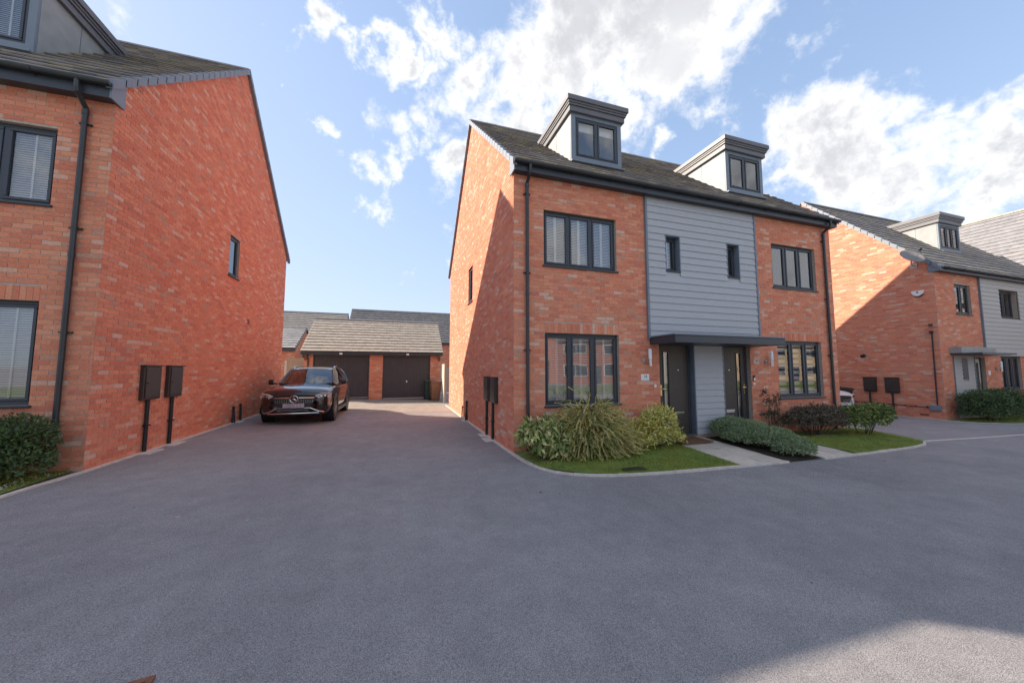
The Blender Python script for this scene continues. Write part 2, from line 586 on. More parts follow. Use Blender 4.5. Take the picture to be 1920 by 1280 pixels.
def brick_mesh(k, vertical=False):
    key = (k, vertical)
    if key not in _brick_mesh:
        L, H = (BL, BH) if not vertical else (BH, BL)
        a = L / 2; h = H / 2; d = PROUD
        v = [(-a, 0.004, -h), (a, 0.004, -h), (a, 0.004, h), (-a, 0.004, h), (-a, -d, -h), (a, -d, -h), (a, -d, h), (-a, -d, h)]
        f = [(4, 5, 6, 7), (0, 1, 5, 4), (1, 2, 6, 5), (2, 3, 7, 6), (3, 0, 4, 7)]
        me = bpy.data.meshes.new('brick')
        me.from_pydata(v, [], f)
        at = me.color_attributes.new('tone', 'FLOAT_COLOR', 'POINT')
        at.data.foreach_set('color', [c for _ in v for c in (*BRICK_TONES[k], 1.0)])
        me.materials.append(M_BRICK)
        _brick_mesh[key] = me
    return _brick_mesh[key]


def bricks(parent, O, U, N, L, z0, top, openings=(), soldiers=(), offset=0.0, seed=1, collect=None, stain=0):
    """lay stretcher-bond bricks on a wall plane.  O wall origin, U along, N outward, top(u) height of the wall at u.
    Appends (centre, tone, is_full, is_vertical, shape) to `collect`."""
    r = random.Random(seed)
    Z = Vector((0, 0, 1))
    O, U, N = Vector(O), Vector(U), Vector(N)
    holes = list(openings)
    for (u0, u1, za) in soldiers:
        holes.append((u0 - 0.0, u1 + 0.0, za, za + BL + J))
    zmax = max(top(u) for u in [L * i / 40 for i in range(41)])
    n = int((zmax - z0) / (BH + J)) + 1
    for i in range(n):
        zb = z0 + i * (BH + J) + J
        zt = zb + BH
        off = -(offset + (0.1125 if i % 2 else 0.0)) - r.choice((0, 0))
        u = off
        while u < L:
            a, b = max(u, 0.0), min(u + BL, L)
            u += BL + J
            if b - a < 0.02:
                continue
            segs = [(a, b)]
            for (h0, h1, hz0, hz1) in holes:
                if zb + 0.02 < hz1 and zt - 0.02 > hz0:
                    ns = []
                    for (p, q) in segs:
                        if q <= h0 or p >= h1:
                            ns.append((p, q))
                        else:
                            if p < h0: ns.append((p, h0))
                            if q > h1: ns.append((h1, q))
                    segs = ns
            for (p, q) in segs:
                if q - p < 0.02:
                    continue
                # clip against a sloping top edge
                zp, zq = top(p), top(q)
                ztp, ztq = min(zt, zp), min(zt, zq)
                if ztp <= zb + 0.006 and ztq <= zb + 0.006:
                    continue
                ztp, ztq = max(ztp, zb + 0.002), max(ztq, zb + 0.002)
                full = abs(q - p - BL) < 1e-4 and ztp == zt and ztq == zt
                k = r.choices(range(len(BRICK_TONES)), TONE_W)[0]
                collect.append((O, U, N, p, q, zb, ztp, ztq, k, full, False, parent))
    for (u0, u1, za) in soldiers:
        cnt = max(1, int(round((u1 - u0) / (BH + J))))
        w = (u1 - u0) / cnt
        for j in range(cnt):
            k = r.choices(range(len(BRICK_TONES)), TONE_W)[0]
            p = u0 + j * w + J / 2
            collect.append((O, U, N, p, p + w - J, za + J / 2, za + BL, za + BL, k, False, True, parent))


def lay(collect, parent, limit=300):
    """the bricks that show largest become objects of their own, the others one joined part"""
    scored = []
    for i, c in enumerate(collect):
        O, U, N, p, q, zb, a, b, k, full, vert, _ = c
        if full:
            s = shown_size(O + U * (p + q) / 2 + Vector((0, 0, zb + BH / 2 - O.z)), N)
            if s > 0:
                scored.append((s, i))
    scored.sort(reverse=True)
    own = {i for _, i in scored[:limit]}
    rest = MB()
    for i, c in enumerate(collect):
        O, U, N, p, q, zb, a, b, k, full, vert, wall = c
        if i in own:
            o = bpy.data.objects.new('brick', brick_mesh(k))
            o.rotation_euler = (0, 0, math.atan2(N.x, -N.y))
            place(o, O + U * (p + q) / 2 + Vector((0, 0, zb + BH / 2 - O.z)), wall)
            continue
        base = Vector((O.x, O.y, 0))
        f, bk = N * PROUD, N * -0.004
        rest.col = BRICK_TONES[k]
        P = lambda u, d, z: tuple(base + U * u + d + Vector((0, 0, z)))
        kk = len(rest.v)
        rest.v += [P(p, bk, zb), P(q, bk, zb), P(q, bk, b), P(p, bk, a), P(p, f, zb), P(q, f, zb), P(q, f, b), P(p, f, a)]
        rest.c += [rest.col] * 8
        for fc in ((4, 5, 6, 7), (0, 1, 5, 4), (1, 2, 6, 5), (2, 3, 7, 6), (3, 0, 4, 7)):
            rest.f.append(tuple(kk + x for x in fc))
    o = rest.build('brickwork', M_BRICK, parent)
    if o:
        tag(o, kind='stuff')
    return o


def wall_shell(name, parent, O, U, N, L, z0, ztop, gable=None, openings=(), reveal=0.12, mat=None):
    """mortar face with openings and their reveals; gable=(u_apex, z_apex) adds the triangle above ztop"""
    O, U, N = Vector((O[0], O[1], 0)), Vector(U), Vector(N)
    m = MB()
    P = lambda u, z, d=0.0: tuple(O + U * u + N * d + Vector((0, 0, z)))
    us = sorted({0.0, L, *[x for o in openings for x in (o[0], o[1])]})
    zs = sorted({z0, ztop, *[x for o in openings for x in (o[2], o[3]) if z0 < x < ztop]})
    for i in range(len(us) - 1):
        for j in range(len(zs) - 1):
            cu, cz = (us[i] + us[i + 1]) / 2, (zs[j] + zs[j + 1]) / 2
            if any(o[0] < cu < o[1] and o[2] < cz < o[3] for o in openings):
                continue
            m.quad(P(us[i], zs[j]), P(us[i + 1], zs[j]), P(us[i + 1], zs[j + 1]), P(us[i], zs[j + 1]))
    if gable:
        m.quad(P(0, ztop), P(L, ztop), P(gable[0], gable[1]))
    for (a, b, c, d_, *rest) in openings:
        rv = rest[0] if rest else reveal
        c = max(c, z0)
        m.quad(P(a, c), P(a, d_), P(a, d_, -rv), P(a, c, -rv))
        m.quad(P(b, d_), P(b, c), P(b, c, -rv), P(b, d_, -rv))
        m.quad(P(a, d_), P(b, d_), P(b, d_, -rv), P(a, d_, -rv))
        m.quad(P(b, c), P(a, c), P(a, c, -rv), P(b, c, -rv))
    return m.build(name, mat or M_MORTAR, parent)


class Face:
    """local frame on a wall: F(u, d, z) with d outward"""
    def __init__(s, O, U, N):
        s.O, s.U, s.N = Vector((O[0], O[1], 0)), Vector(U), Vector(N)

    def __call__(s, u, d, z):
        return s.O + s.U * u + s.N * d + Vector((0, 0, z))

    def box(s, m, u0, u1, d0, d1, z0, z1):
        P = s
        m.hexa([P(u0, d1, z0), P(u1, d1, z0), P(u1, d0, z0), P(u0, d0, z0), P(u0, d1, z1), P(u1, d1, z1), P(u1, d0, z1), P(u0, d0, z1)])
        return m


def window(face, parent, u0, u1, z0, z1, lights=3, setback=0.07, blind=None, sill=True, frame_mat=None, fw=0.055, shut=1.0, name='window', bar=.012):
    fm = frame_mat or M_FRAME
    d0, d1 = -setback - 0.06, -setback
    m = MB()
    for a in ((u0, u1, z0, z0 + fw), (u0, u1, z1 - fw, z1), (u0, u0 + fw, z0 + fw, z1 - fw), (u1 - fw, u1, z0 + fw, z1 - fw)):
        face.box(m, a[0], a[1], d0, d1, a[2], a[3])
    w = (u1 - u0 - 2 * fw) / lights
    for i in range(1, lights):
        c = u0 + fw + w * i
        face.box(m, c - 0.03, c + 0.03, d0 + .001, d1 - .001, z0 + fw, z1 - fw)
    win = m.build(name, fm, parent, bevel=0.006)
    for i in range(lights):
        a = u0 + fw + w * i + (0.03 if i else 0)
        b = u0 + fw + w * (i + 1) - (0.03 if i < lights - 1 else 0)
        s = 0.045
        m = MB()
        e0, e1 = d1 - 0.035, d1 + 0.012
        for q in ((a, b, z0 + fw, z0 + fw + s), (a, b, z1 - fw - s, z1 - fw), (a, a + s, z0 + fw + s, z1 - fw - s), (b - s, b, z0 + fw + s, z1 - fw - s)):
            face.box(m, q[0] + .002, q[1] - .002, e0, e1, q[2] + .002, q[3] - .002)
        m.build('sash', fm, win, bevel=0.006)
        m = MB()
        dg = d1 - 0.016
        m.quad(face(a + s - .005, dg, z0 + fw + s - .005), face(b - s + .005, dg, z0 + fw + s - .005), face(b - s + .005, dg, z1 - fw - s + .005), face(a + s - .005, dg, z1 - fw - s + .005))
        m.build('pane', M_GLASS, win)
        if blind == 'slats':
            m = MB()
            zz = z1 - fw - s
            zl = z1 - fw - (z1 - z0 - 2 * fw) * shut
            db = d0 - 0.02
            while zz > zl:
                m.quad(face(a + .02, db + .012, zz - .014), face(b - .02, db + .012, zz - .014), face(b - .02, db - .012, zz + .014), face(a + .02, db - .012, zz + .014))
                zz -= 0.036
            c = (a + b) / 2
            face.box(m, c - bar, c + bar, db + .016, db + .024, zl, z1 - fw)
            if bar > .02:
                for q in ((a, a + .035), (b - .035, b)):
                    face.box(m, q[0], q[1], db + .014, db + .022, zl, z1 - fw)
            o = m.build('blind', M_BLIND, win)
            tag(o, kind='stuff')
        elif blind == 'bands':
            m = MB()
            zz = z1 - fw
            while zz > z0 + fw:
                face.box(m, a, b, d0 - .062, d0 - .058, max(zz - .085, z0 + fw), zz)
                zz -= 0.15
            m.build('blind', M_CLOTH, win)
        elif blind == 'top':
            m = MB()
            face.box(m, a, b, d0 - .062, d0 - .058, z1 - fw - s - .17, z1 - fw)
            m.build('blind', M_BLIND, win)
    if sill:
        m = MB()
        face.box(m, u0 - 0.03, u1 + 0.03, -setback - .02, 0.045, z0 - 0.035, z0 - 0.002)
        m.build('sill', fm, win, bevel=0.006)
    return win


# ------------------------------------------------------------------ roofs
TILE_TONES = [tuple(v * k for v, k in zip(c, (2.25, 2.2, 2.25))) for c in [(.115, .105, .095), (.130, .120, .108), (.098, .092, .088), (.145, .132, .112), (.120, .115, .112), (.155, .140, .100)]]


def tiled_slope(roof, x0, x1, eave, ridge, gauge=0.32, tw=0.30, tones=TILE_TONES, limit=300, axis='x', seed=3, skip=()):
    """tiles on a slope that climbs from `eave` (y,z) to `ridge` (y,z); the courses run along x (or along y when axis='y')"""
    r = random.Random(seed)
    ey, ez = eave; ry, rz = ridge
    L = math.hypot(ry - ey, rz - ez)
    t = Vector((0, (ry - ey) / L, (rz - ez) / L))          # up the slope
    nrm = Vector((0, -t.z, t.y)) if t.y > 0 else Vector((0, t.z, -t.y))
    def W(x, s, h):
        p = Vector((x, ey, ez)) + t * s + nrm * h
        p.x = x
        return (p.x, p.y, p.z) if axis == 'x' else (p.y, p.x, p.z)
    n = int(round(L / gauge))
    gauge = L / n
    cells = []
    for i in range(n):
        s0 = i * gauge
        x = x0 - (tw / 2 if i % 2 else 0)
        while x < x1 - 0.01:
            a, b = max(x, x0), min(x + tw, x1)
            x += tw
            if b - a < 0.03 or any(k[0] < (a + b) / 2 < k[1] and k[2] < s0 + gauge / 2 < k[3] for k in skip):
                continue
            cells.append((a + .002, b - .002, s0, min(s0 + gauge + .06, L)))
    sc_ = []
    nv = nrm if axis == 'x' else Vector((nrm.y, nrm.x, nrm.z))
    for i, (a, b, s0, s1) in enumerate(cells):
        if abs(b - a - tw + .004) < 1e-3 and abs(s1 - s0 - gauge - .06) < 1e-3:
            v = shown_size(W((a + b) / 2, (s0 + s1) / 2, .03), nv)
            if v > 0:
                sc_.append((v, i))
    sc_.sort(reverse=True)
    own = {i for _, i in sc_[:limit]}
    shared = {}
    rest = MB()
    for i, (a, b, s0, s1) in enumerate(cells):
        k = r.randrange(len(tones))
        jit = r.uniform(-.002, .002)
        def shape(ca, cs, W2):
            h0, h1 = .036, .004
            return [W2(a - ca, s0 - cs, h0), W2(b - ca, s0 - cs, h0), W2(b - ca, s1 - cs, h1), W2(a - ca, s1 - cs, h1),
                    W2(a - ca, s0 - cs, h0 + .026), W2(b - ca, s0 - cs, h0 + .026), W2(b - ca, s1 - cs, h1 + .018), W2(a - ca, s1 - cs, h1 + .018)]
        if i in own:
            if k not in shared:
                ca, cs = (a + b) / 2, (s0 + s1) / 2
                c0 = Vector(W(0, 0, 0))
                pts = shape(ca, cs, lambda x, s, h: tuple(Vector(W(x, s, h)) - c0))
                mb = MB(); mb.col = tones[k]; mb.hexa(pts)
                me = bpy.data.meshes.new('tile')
                me.from_pydata(mb.v, [], mb.f)
                at = me.color_attributes.new('tone', 'FLOAT_COLOR', 'POINT')
                at.data.foreach_set('color', [c for _ in mb.v for c in (*tones[k], 1.0)])
                me.materials.append(M_TILE)
                shared[k] = me
            o = bpy.data.objects.new('tile', shared[k])
            c = Vector(W((a + b) / 2, (s0 + s1) / 2, 0)) 
            c += Vector((0, 0, jit))
            place(o, c, roof)
        else:
            rest.col = tones[k]
            rest.hexa(shape(0, 0, W))
    o = rest.build('tiling', M_TILE, roof)
    if o:
        tag(o, kind='stuff')


def ridge_tiles(roof, x0, x1, y, z, axis='x', tones=TILE_TONES):
    x = x0
    while x < x1 - 0.05:
        b = min(x + 0.44, x1)
        m = MB(); m.col = tones[0]
        sec = [(-.13, -.075), (-.06, .02), (0, .045), (.06, .02), (.13, -.075), (.10, -.085), (0, .012), (-.10, -.085)]
        pts = [(x + .003, y + a, z + c) for a, c in sec] if axis == 'x' else [(y + a, x + .003, z + c) for a, c in sec]
        m.prism(pts, (b - x - .006, 0, 0) if axis == 'x' else (0, b - x - .006, 0))
        m.build('ridge_tile', M_TILE, roof)
        x = b


def dormer(parent, x0, x1, yf, zb, zc, ztop, roof_fn, lights=2, blind='top', wx=None):
    """flat-roofed dormer: cheeks, window front, stepped fascia.  yf front plane, zb foot, zc underside of the roof, ztop its top"""
    d = MB()
    def back_y(z):          # where height z meets the roof slope
        return roof_fn(z)
    # corner posts and front panel
    f = Face((x0, yf), (1, 0, 0), (0, -1, 0))
    w = x1 - x0
    a, b = (0.12, w - 0.11) if wx is None else wx
    wz0, wz1 = zb + 0.09, zc - 0.09
    body = MB()
    for q in ((0, a, zb - .15, zc), (b, w, zb - .15, zc), (a, b, zb - .15, wz0), (a, b, wz1, zc)):
        f.box(body, q[0], q[1], -0.10, 0.0, q[2], q[3])
    dm = body.build('dormer', M_TRIM, parent)
    for sx, x in ((-1, x0), (1, x1)):
        m = MB()
        y1, y2 = back_y(zb - .1), back_y(zc)
        xo = x + sx * 0.004
        m.prism([(xo, yf + .05, zb - .12), (xo, max(y1, yf + .06), zb - .12), (xo, y2, zc), (xo, yf + .05, zc)], (-sx * 0.05, 0, 0))
        ck = m.build('cheek', M_LEAD, dm)
        ym = yf + .05 + (y2 - yf) * 0.52
        MB().box((xo + sx * .003, ym - .004, max(zb, zb + (ym - yf) * .85)), (xo + sx * .006, ym + .004, zc)).build('cheek_seam', M_TRIM, dm)
    m = MB()
    for (o_, za, zb_) in ((0.07, zc, zc + (ztop - zc) * .38), (0.10, zc + (ztop - zc) * .38, zc + (ztop - zc) * .52), (0.12, zc + (ztop - zc) * .52, zc + (ztop - zc) * .66), (0.15, zc + (ztop - zc) * .66, ztop)):
        m.box((x0 - o_, yf - o_, za), (x1 + o_, back_y(za) + .25, zb_))
    m.build('fascia', M_LEADTOP, dm, bevel=0.008)
    MB().box((x0 - .13, yf - .13, ztop), (x1 + .13, back_y(ztop) + .05, ztop + .012)).build('flat_roof', M_LEAD, dm)
    MB().box((x0 - .03, yf - .10, zb - .09), (x1 + .03, yf - .012, zb - .055)).build('apron_flashing', M_TRIM, dm)
    window(f, dm, a, b, wz0, wz1, lights, setback=0.015, blind=blind, sill=False, fw=0.05)
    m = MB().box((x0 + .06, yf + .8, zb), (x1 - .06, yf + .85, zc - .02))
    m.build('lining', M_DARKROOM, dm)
    return dm


def eaves(parent, x0, x1, yw, soffit, out=0.20, top=5.97, gutter_z=None, pipe_xs=(), brackets=0.95):
    """boxed eave along a front wall at y=yw: soffit board, fascia and half-round gutter on brackets"""
    yo = yw - out
    MB().box((x0, yo + .02, soffit), (x1, yw + .02, soffit + .015)).build('soffit', M_FRAME, parent)
    fa = MB().box((x0, yo, soffit - .012), (x1, yo + .019, top)).build('fascia', M_FRAME, parent)
    gz = gutter_z or top - .015
    m = MB()
    seg = 10
    ri, ro = .052, .058
    pr = []
    for i in range(seg + 1):
        an = math.pi * i / seg
        pr.append((-math.cos(an) * ro, -math.sin(an) * ro))
    for i in range(seg + 1):
        an = math.pi * (seg - i) / seg
        pr.append((-math.cos(an) * ri, -math.sin(an) * ri))
    m.prism([(x0 - .05, yo - .062 + a, gz + b) for a, b in pr], (x1 - x0 + .10, 0, 0))
    for xe in (x0 - .052, x1 + .048):
        m.prism([(xe, yo - .062 + a, gz + b) for a, b in pr[:seg + 1]], (.004, 0, 0))
    g = m.build('gutter', M_GUTTER, parent)
    x = x0 + 0.3
    while x < x1:
        mm = MB()
        pts = []
        for i in range(seg + 1):
            an = math.pi * i / seg
            pts.append((-math.cos(an) * .066, -math.sin(an) * .066))
        for i in range(seg + 1):
            an = math.pi * (seg - i) / seg
            pts.append((-math.cos(an) * .0585, -math.sin(an) * .0585))
        mm.prism([(x, yo - .062 + a, gz + b) for a, b in pts], (.03, 0, 0))
        mm.box((x, yo - .012, gz - .09), (x + .03, yo - .001, gz + .0))
        mm.build('gutter_bracket', M_GUTTER, g)
        x += brackets
    return yo, gz


def downpipe(parent, x, yw, yo, gz, zb, soffit, shoe=False):
    m = MB()
    yp = yw - .055
    m.tube([(x, yo - .062, gz - .04), (x, yo - .062, gz - .16), (x, yo - .05, gz - .21), (x, yp, soffit - .17), (x, yp, soffit - .25), (x, yp, zb)], .034, 12)
    for z in (soffit - .24, (soffit + zb) / 2 + .3, zb + .6):
        m.tube([(x, yp, z - .04), (x, yp, z + .04)], .040, 12)
    o = m.build('downpipe', M_GUTTER, parent, smooth=False)
    for z in (soffit - .42, soffit - 2.1, soffit - 3.7):
        if z > zb + .2:
            mm = MB().box((x - .075, yp + .01, z - .012), (x + .075, yw - .004, z + .012))
            mm.tube([(x, yp, z - .014), (x, yp, z + .014)], .039, 12)
            mm.build('pipe_clip', M_GUTTER, o)
    return o


def verge(parent, x, ys, slope, z_at, out, side, n):
    """stepped dry-verge caps up a rake at x, on the side sign `side`"""
    (y0, y1) = ys
    L = (y1 - y0) / n
    for i in range(n):
        a, b = y0 + L * i, y0 + L * (i + 1)
        za, zb = z_at(a), z_at(b)
        m = MB()
        lift = .018
        m.hexa([(x - .045, a - .02, za - .075), (x + .045, a - .02, za - .075), (x + .045, b, zb - .085), (x - .045, b, zb - .085),
                (x - .045, a - .02, za + .062 + lift), (x + .045, a - .02, za + .062 + lift), (x + .045, b, zb + .062), (x - .045, b, zb + .062)])
        m.build('verge_cap', M_TRIM, parent)


def cladding(face, parent, u0, u1, z0, z1, holes=(), exp=0.165, d=0.03, mat=None):
    """lapped boards, each a piece of its own; holes are window openings"""
    mat = mat or M_CLAD
    z = z0
    backing = MB()
    us = sorted({u0, u1, *[x for h in holes for x in h[:2]]})
    zs = sorted({z0, z1, *[x for h in holes for x in h[2:4]]})
    for i in range(len(us) - 1):
        for j in range(len(zs) - 1):
            cu, cz = (us[i] + us[i + 1]) / 2, (zs[j] + zs[j + 1]) / 2
            if any(h[0] < cu < h[1] and h[2] < cz < h[3] for h in holes):
                continue
            backing.quad(face(us[i], d - .012, zs[j]), face(us[i + 1], d - .012, zs[j]), face(us[i + 1], d - .012, zs[j + 1]), face(us[i], d - .012, zs[j + 1]))
    panel = backing.build('cladding', mat, parent)
    while z < z1 - 0.02:
        zt = min(z + exp + .0, z1)
        spans = [(u0, u1)]
        zc = (z + zt) / 2
        for h in holes:
            if z < h[3] - .02 and zt > h[2] + .02:
                ns = []
                for (a, b) in spans:
                    if b <= h[0] or a >= h[1]:
                        ns.append((a, b)); continue
                    if a < h[0]: ns.append((a, h[0]))
                    if b > h[1]: ns.append((h[1], b))
                spans = ns
        for (a, b) in spans:
            m = MB()
            # bottom edge proud, top edge tucked under the next board
            m.hexa([face(a, d + .022, z), face(b, d + .022, z), face(b, d - .010, z), face(a, d - .010, z),
                    face(a, d + .003, zt + .004), face(b, d + .003, zt + .004), face(b, d - .010, zt + .004), face(a, d - .010, zt + .004)])
            m.build('board', mat, panel)
        z = zt
    return panel


def front_door(face, parent, u0, u1, z0, z1, setback, glass_side=-1, handle_side=-1, mat=None):
    mat = mat or M_DOOR
    fw = 0.06
    m = MB()
    d0, d1 = -setback - .07, -setback
    for q in ((u0, u0 + fw, z0, z1), (u1 - fw, u1, z0, z1), (u0 + fw, u1 - fw, z1 - fw, z1)):
        face.box(m, q[0], q[1], d0, d1, q[2], q[3])
    fr = m.build('door_frame', M_FRAME, parent, bevel=.004)
    a, b = u0 + fw + .004, u1 - fw - .004
    zt = z1 - fw - .004
    gw = 0.13
    gu = a + .15 if glass_side < 0 else b - .15 - gw
    g0, g1 = z0 + .32, zt - .16
    m = MB()
    e0, e1 = d0 + .012, d1 - .014
    for q in ((a, gu, z0 + .02, zt), (gu + gw, b, z0 + .02, zt), (gu, gu + gw, z0 + .02, g0), (gu, gu + gw, g1, zt)):
        face.box(m, q[0], q[1], e0, e1, q[2], q[3])
    # horizontal grooves of the leaf: only their shadow lines are drawn, as black strips
    leaf = m.build('door', mat, parent)
    m = MB()
    for q in ((gu - .022, gu, g0 - .022, g1 + .022), (gu + gw, gu + gw + .022, g0 - .022, g1 + .022), (gu, gu + gw, g0 - .022, g0), (gu, gu + gw, g1, g1 + .022)):
        face.box(m, q[0], q[1], e1 - .002, e1 + .012, q[2], q[3])
    m.build('glazing_bead', M_BLACKPL, leaf)
    m = MB()
    dg = e1 - .012
    m.quad(face(gu, dg, g0), face(gu + gw, dg, g0), face(gu + gw, dg, g1), face(gu, dg, g1))
    m.build('pane', M_GLASS, leaf)
    m = MB()
    m.quad(face(gu, e0 - .03, g0), face(gu + gw, e0 - .03, g0), face(gu + gw, e0 - .03, g1), face(gu, e0 - .03, g1))
    m.build('obscure_film', M_RENDERW, leaf)
    hu = a + .055 if handle_side < 0 else b - .055
    m = MB()
    face.box(m, hu - .018, hu + .018, e1 + .001, e1 + .009, z0 + .92, z0 + 1.17)
    m.build('handle_plate', M_BRASS, leaf)
    m = MB()
    s = 1 if handle_side < 0 else -1
    m.tube([face(hu, e1 + .009, z0 + 1.08), face(hu, e1 + .055, z0 + 1.08), face(hu + s * .11, e1 + .055, z0 + 1.08)], .010, 8)
    m.build('handle', M_CHROME, leaf)
    m = MB()
    cu = (gu + gw + b) / 2 if glass_side < 0 else (a + gu) / 2
    face.box(m, cu - .14, cu + .14, e1 + .001, e1 + .010, z0 + .46, z0 + .53)
    m.build('letter_plate', M_CHROME, leaf, bevel=.003)
    m = MB()
    m.tube([face(cu, e1 + .001, z0 + 1.52), face(cu, e1 + .012, z0 + 1.52)], .014, 10)
    m.build('spyhole', M_CHROME, leaf)
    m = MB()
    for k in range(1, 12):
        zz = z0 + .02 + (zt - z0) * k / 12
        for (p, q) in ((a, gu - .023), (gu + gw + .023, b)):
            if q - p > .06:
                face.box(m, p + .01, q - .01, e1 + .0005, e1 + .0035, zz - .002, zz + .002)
    m.build('groove_shadow', M_BLACKPL, leaf)  # black strips laid on the flat leaf as the grooves' shadow lines
    m = MB()
    face.box(m, u0, u1, d0, 0.02, z0 - .04, z0 + .018)
    m.build('threshold', M_STEEL, parent)
    return leaf


# =================================================================== the semi-detached house in the middle
def gable_top(u_half, z_eave, slope, L):
    def top(u):
        return z_eave + slope * min(u, L - u)
    return top


HX0, HX1, HY0, HY1 = 2.24, 11.95, 6.83, 16.05
EAVE, SLOPE = 6.08, 0.868           # wall height under the rake at the front plane
RIDGE_Y = (HY0 + HY1) / 2
RIDGE_Z = EAVE + SLOPE * (RIDGE_Y - HY0)
SOFFIT = 5.76


def build_main():
    h = thing('semi_detached_house', (7.1, 11.4, 0), 'red brick semi-detached house with two dark doors and grey board cladding above', 'house', 'red brick houses round the road')
    F = Face((0, HY0), (1, 0, 0), (0, -1, 0))
    wins = [(2.91, 4.70, 3.87, 5.09), (2.92, 4.71, 0.92, 2.43), (9.58, 11.28, 3.87, 5.09), (9.60, 11.30, 0.92, 2.43)]
    smalls = [(6.04, 6.47, 4.02, 4.88), (7.95, 8.37, 4.02, 4.88)]
    doors = [(5.79, 6.77, 0.13, 2.30), (7.69, 8.62, 0.13, 2.30)]
    CL0, CL1, CLZ = 5.48, 8.97, 2.40
    op = [(a - HX0, b - HX0, c, d) for a, b, c, d in wins] + [(a - HX0, b - HX0, c, d, .16) for a, b, c, d in smalls] + [(a - HX0, b - HX0, c, d, .17) for a, b, c, d in doors]
    w = wall_shell('wall', h, (HX0, HY0), (1, 0, 0), (0, -1, 0), HX1 - HX0, -.25, SOFFIT + .1, None, op, .12)
    col = []
    holes = op + [(CL0 - HX0, CL1 - HX0, CLZ, 9), (6.77 - HX0, 7.69 - HX0, -1, 2.35)]
    holes = [q[:4] for q in holes]
    sold = [(a - HX0 - .0, b - HX0 + .0, d) for a, b, c, d in (wins[1], wins[3])]
    bricks(w, (HX0, HY0, 0), (1, 0, 0), (0, -1, 0), HX1 - HX0, -.18, lambda u: SOFFIT + .05, holes, sold, 0, 11, col)
    # gable facing the drive
    gw = [(HY1 - 11.72, HY1 - 11.02, 3.85, 5.02)]
    L = HY1 - HY0
    gt = lambda u: EAVE + SLOPE * min(u, L - u) - .05
    w2 = wall_shell('wall', h, (HX0, HY1), (0, -1, 0), (-1, 0, 0), L, -.25, EAVE - .05, (L / 2, RIDGE_Z - .05), gw, .10)
    bricks(w2, (HX0, HY1, 0), (0, -1, 0), (-1, 0, 0), L, -.18, gt, gw, (), .06, 12, col)
    lay(col, h, 300)
    wall_shell('wall', h, (HX1, HY0), (0, 1, 0), (1, 0, 0), L, -.25, EAVE - .05, (L / 2, RIDGE_Z - .05))
    wall_shell('wall', h, (HX1, HY1), (-1, 0, 0), (0, 1, 0), HX1 - HX0, -.25, EAVE - .05)
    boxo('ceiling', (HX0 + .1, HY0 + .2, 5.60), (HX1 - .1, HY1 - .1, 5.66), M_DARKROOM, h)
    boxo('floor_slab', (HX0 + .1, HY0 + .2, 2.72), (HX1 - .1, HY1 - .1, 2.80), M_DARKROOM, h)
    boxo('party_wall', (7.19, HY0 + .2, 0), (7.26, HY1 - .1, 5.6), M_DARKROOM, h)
    # roof
    roof = MB()
    e0 = HY0 - .16
    ze = EAVE + SLOPE * (e0 - HY0)
    roof.quad((HX0 - .05, e0, ze), (HX1 + .05, e0, ze), (HX1 + .05, RIDGE_Y, RIDGE_Z), (HX0 - .05, RIDGE_Y, RIDGE_Z))
    roof.quad((HX1 + .05, HY1 + .2, EAVE - .17), (HX0 - .05, HY1 + .2, EAVE - .17), (HX0 - .05, RIDGE_Y, RIDGE_Z), (HX1 + .05, RIDGE_Y, RIDGE_Z))
    rf = roof.build('roof', M_ROOFSLAB, h)
    Ls = math.hypot(RIDGE_Y - e0 + .06, (RIDGE_Z - ze) + .05)
    tiled_slope(rf, HX0 - .04, HX1 + .04, (e0 - .05, ze - .043), (RIDGE_Y, RIDGE_Z), limit=300, seed=4)
    ridge_tiles(rf, HX0 - .05, HX1 + .05, RIDGE_Y, RIDGE_Z + .05)
    zat = lambda y: EAVE + SLOPE * (min(y, 2 * RIDGE_Y - y) - HY0)
    verge(rf, HX0 - .045, (e0 - .05, RIDGE_Y), SLOPE, zat, 0, -1, 20)
    verge(rf, HX0 - .045, (RIDGE_Y, HY1 + .2), SLOPE, zat, 0, -1, 20)
    verge(rf, HX1 + .045, (e0 - .05, RIDGE_Y), SLOPE, zat, 0, 1, 20)
    yo, gz = eaves(h, HX0 - .02, HX1 + .02, HY0, SOFFIT, .19, 5.94)
    for xe, s in ((HX0 - .025, -1), (HX1 + .025, 1)):
        MB().prism([(xe, yo - .002, SOFFIT - .012), (xe, HY0 + .10, SOFFIT - .012), (xe, HY0 + .10, 6.06), (xe, yo - .002, 5.95)], (s * .03, 0, 0)).build('eave_end', M_TRIM, h)
    downpipe(h, 2.52, HY0, yo, gz, 0.05, SOFFIT)
    downpipe(h, 11.62, HY0, yo, gz, 0.0, SOFFIT)
    # cladding and the panel between the doors
    cladding(F, h, CL0 + .05, CL1 - .05, CLZ, SOFFIT, [s for s in smalls], .166, .03)
    for u in (CL0, CL1 - .05):
        m = MB(); F.box(m, u, u + .05, -.005, .062, CLZ - .03, SOFFIT - .003); m.build('corner_trim', M_TRIM, h)
    m = MB(); F.box(m, CL0 + .05, CL1 - .05, .0, .058, CLZ - .03, CLZ - .002); m.build('base_trim', M_TRIM, h)
    for s in smalls:
        m = MB()
        for q in ((s[0] - .002, s[0] + .018, s[2], s[3]), (s[1] - .018, s[1] + .002, s[2], s[3]), (s[0] + .018, s[1] - .018, s[3] - .018, s[3] + .002)):
            F.box(m, q[0], q[1], -.10, .052, q[2], q[3])
        m.build('window_lining', M_TRIM, h)
    cladding(F, h, 6.79, 7.67, 0.14, 2.31, (), .148, .02)
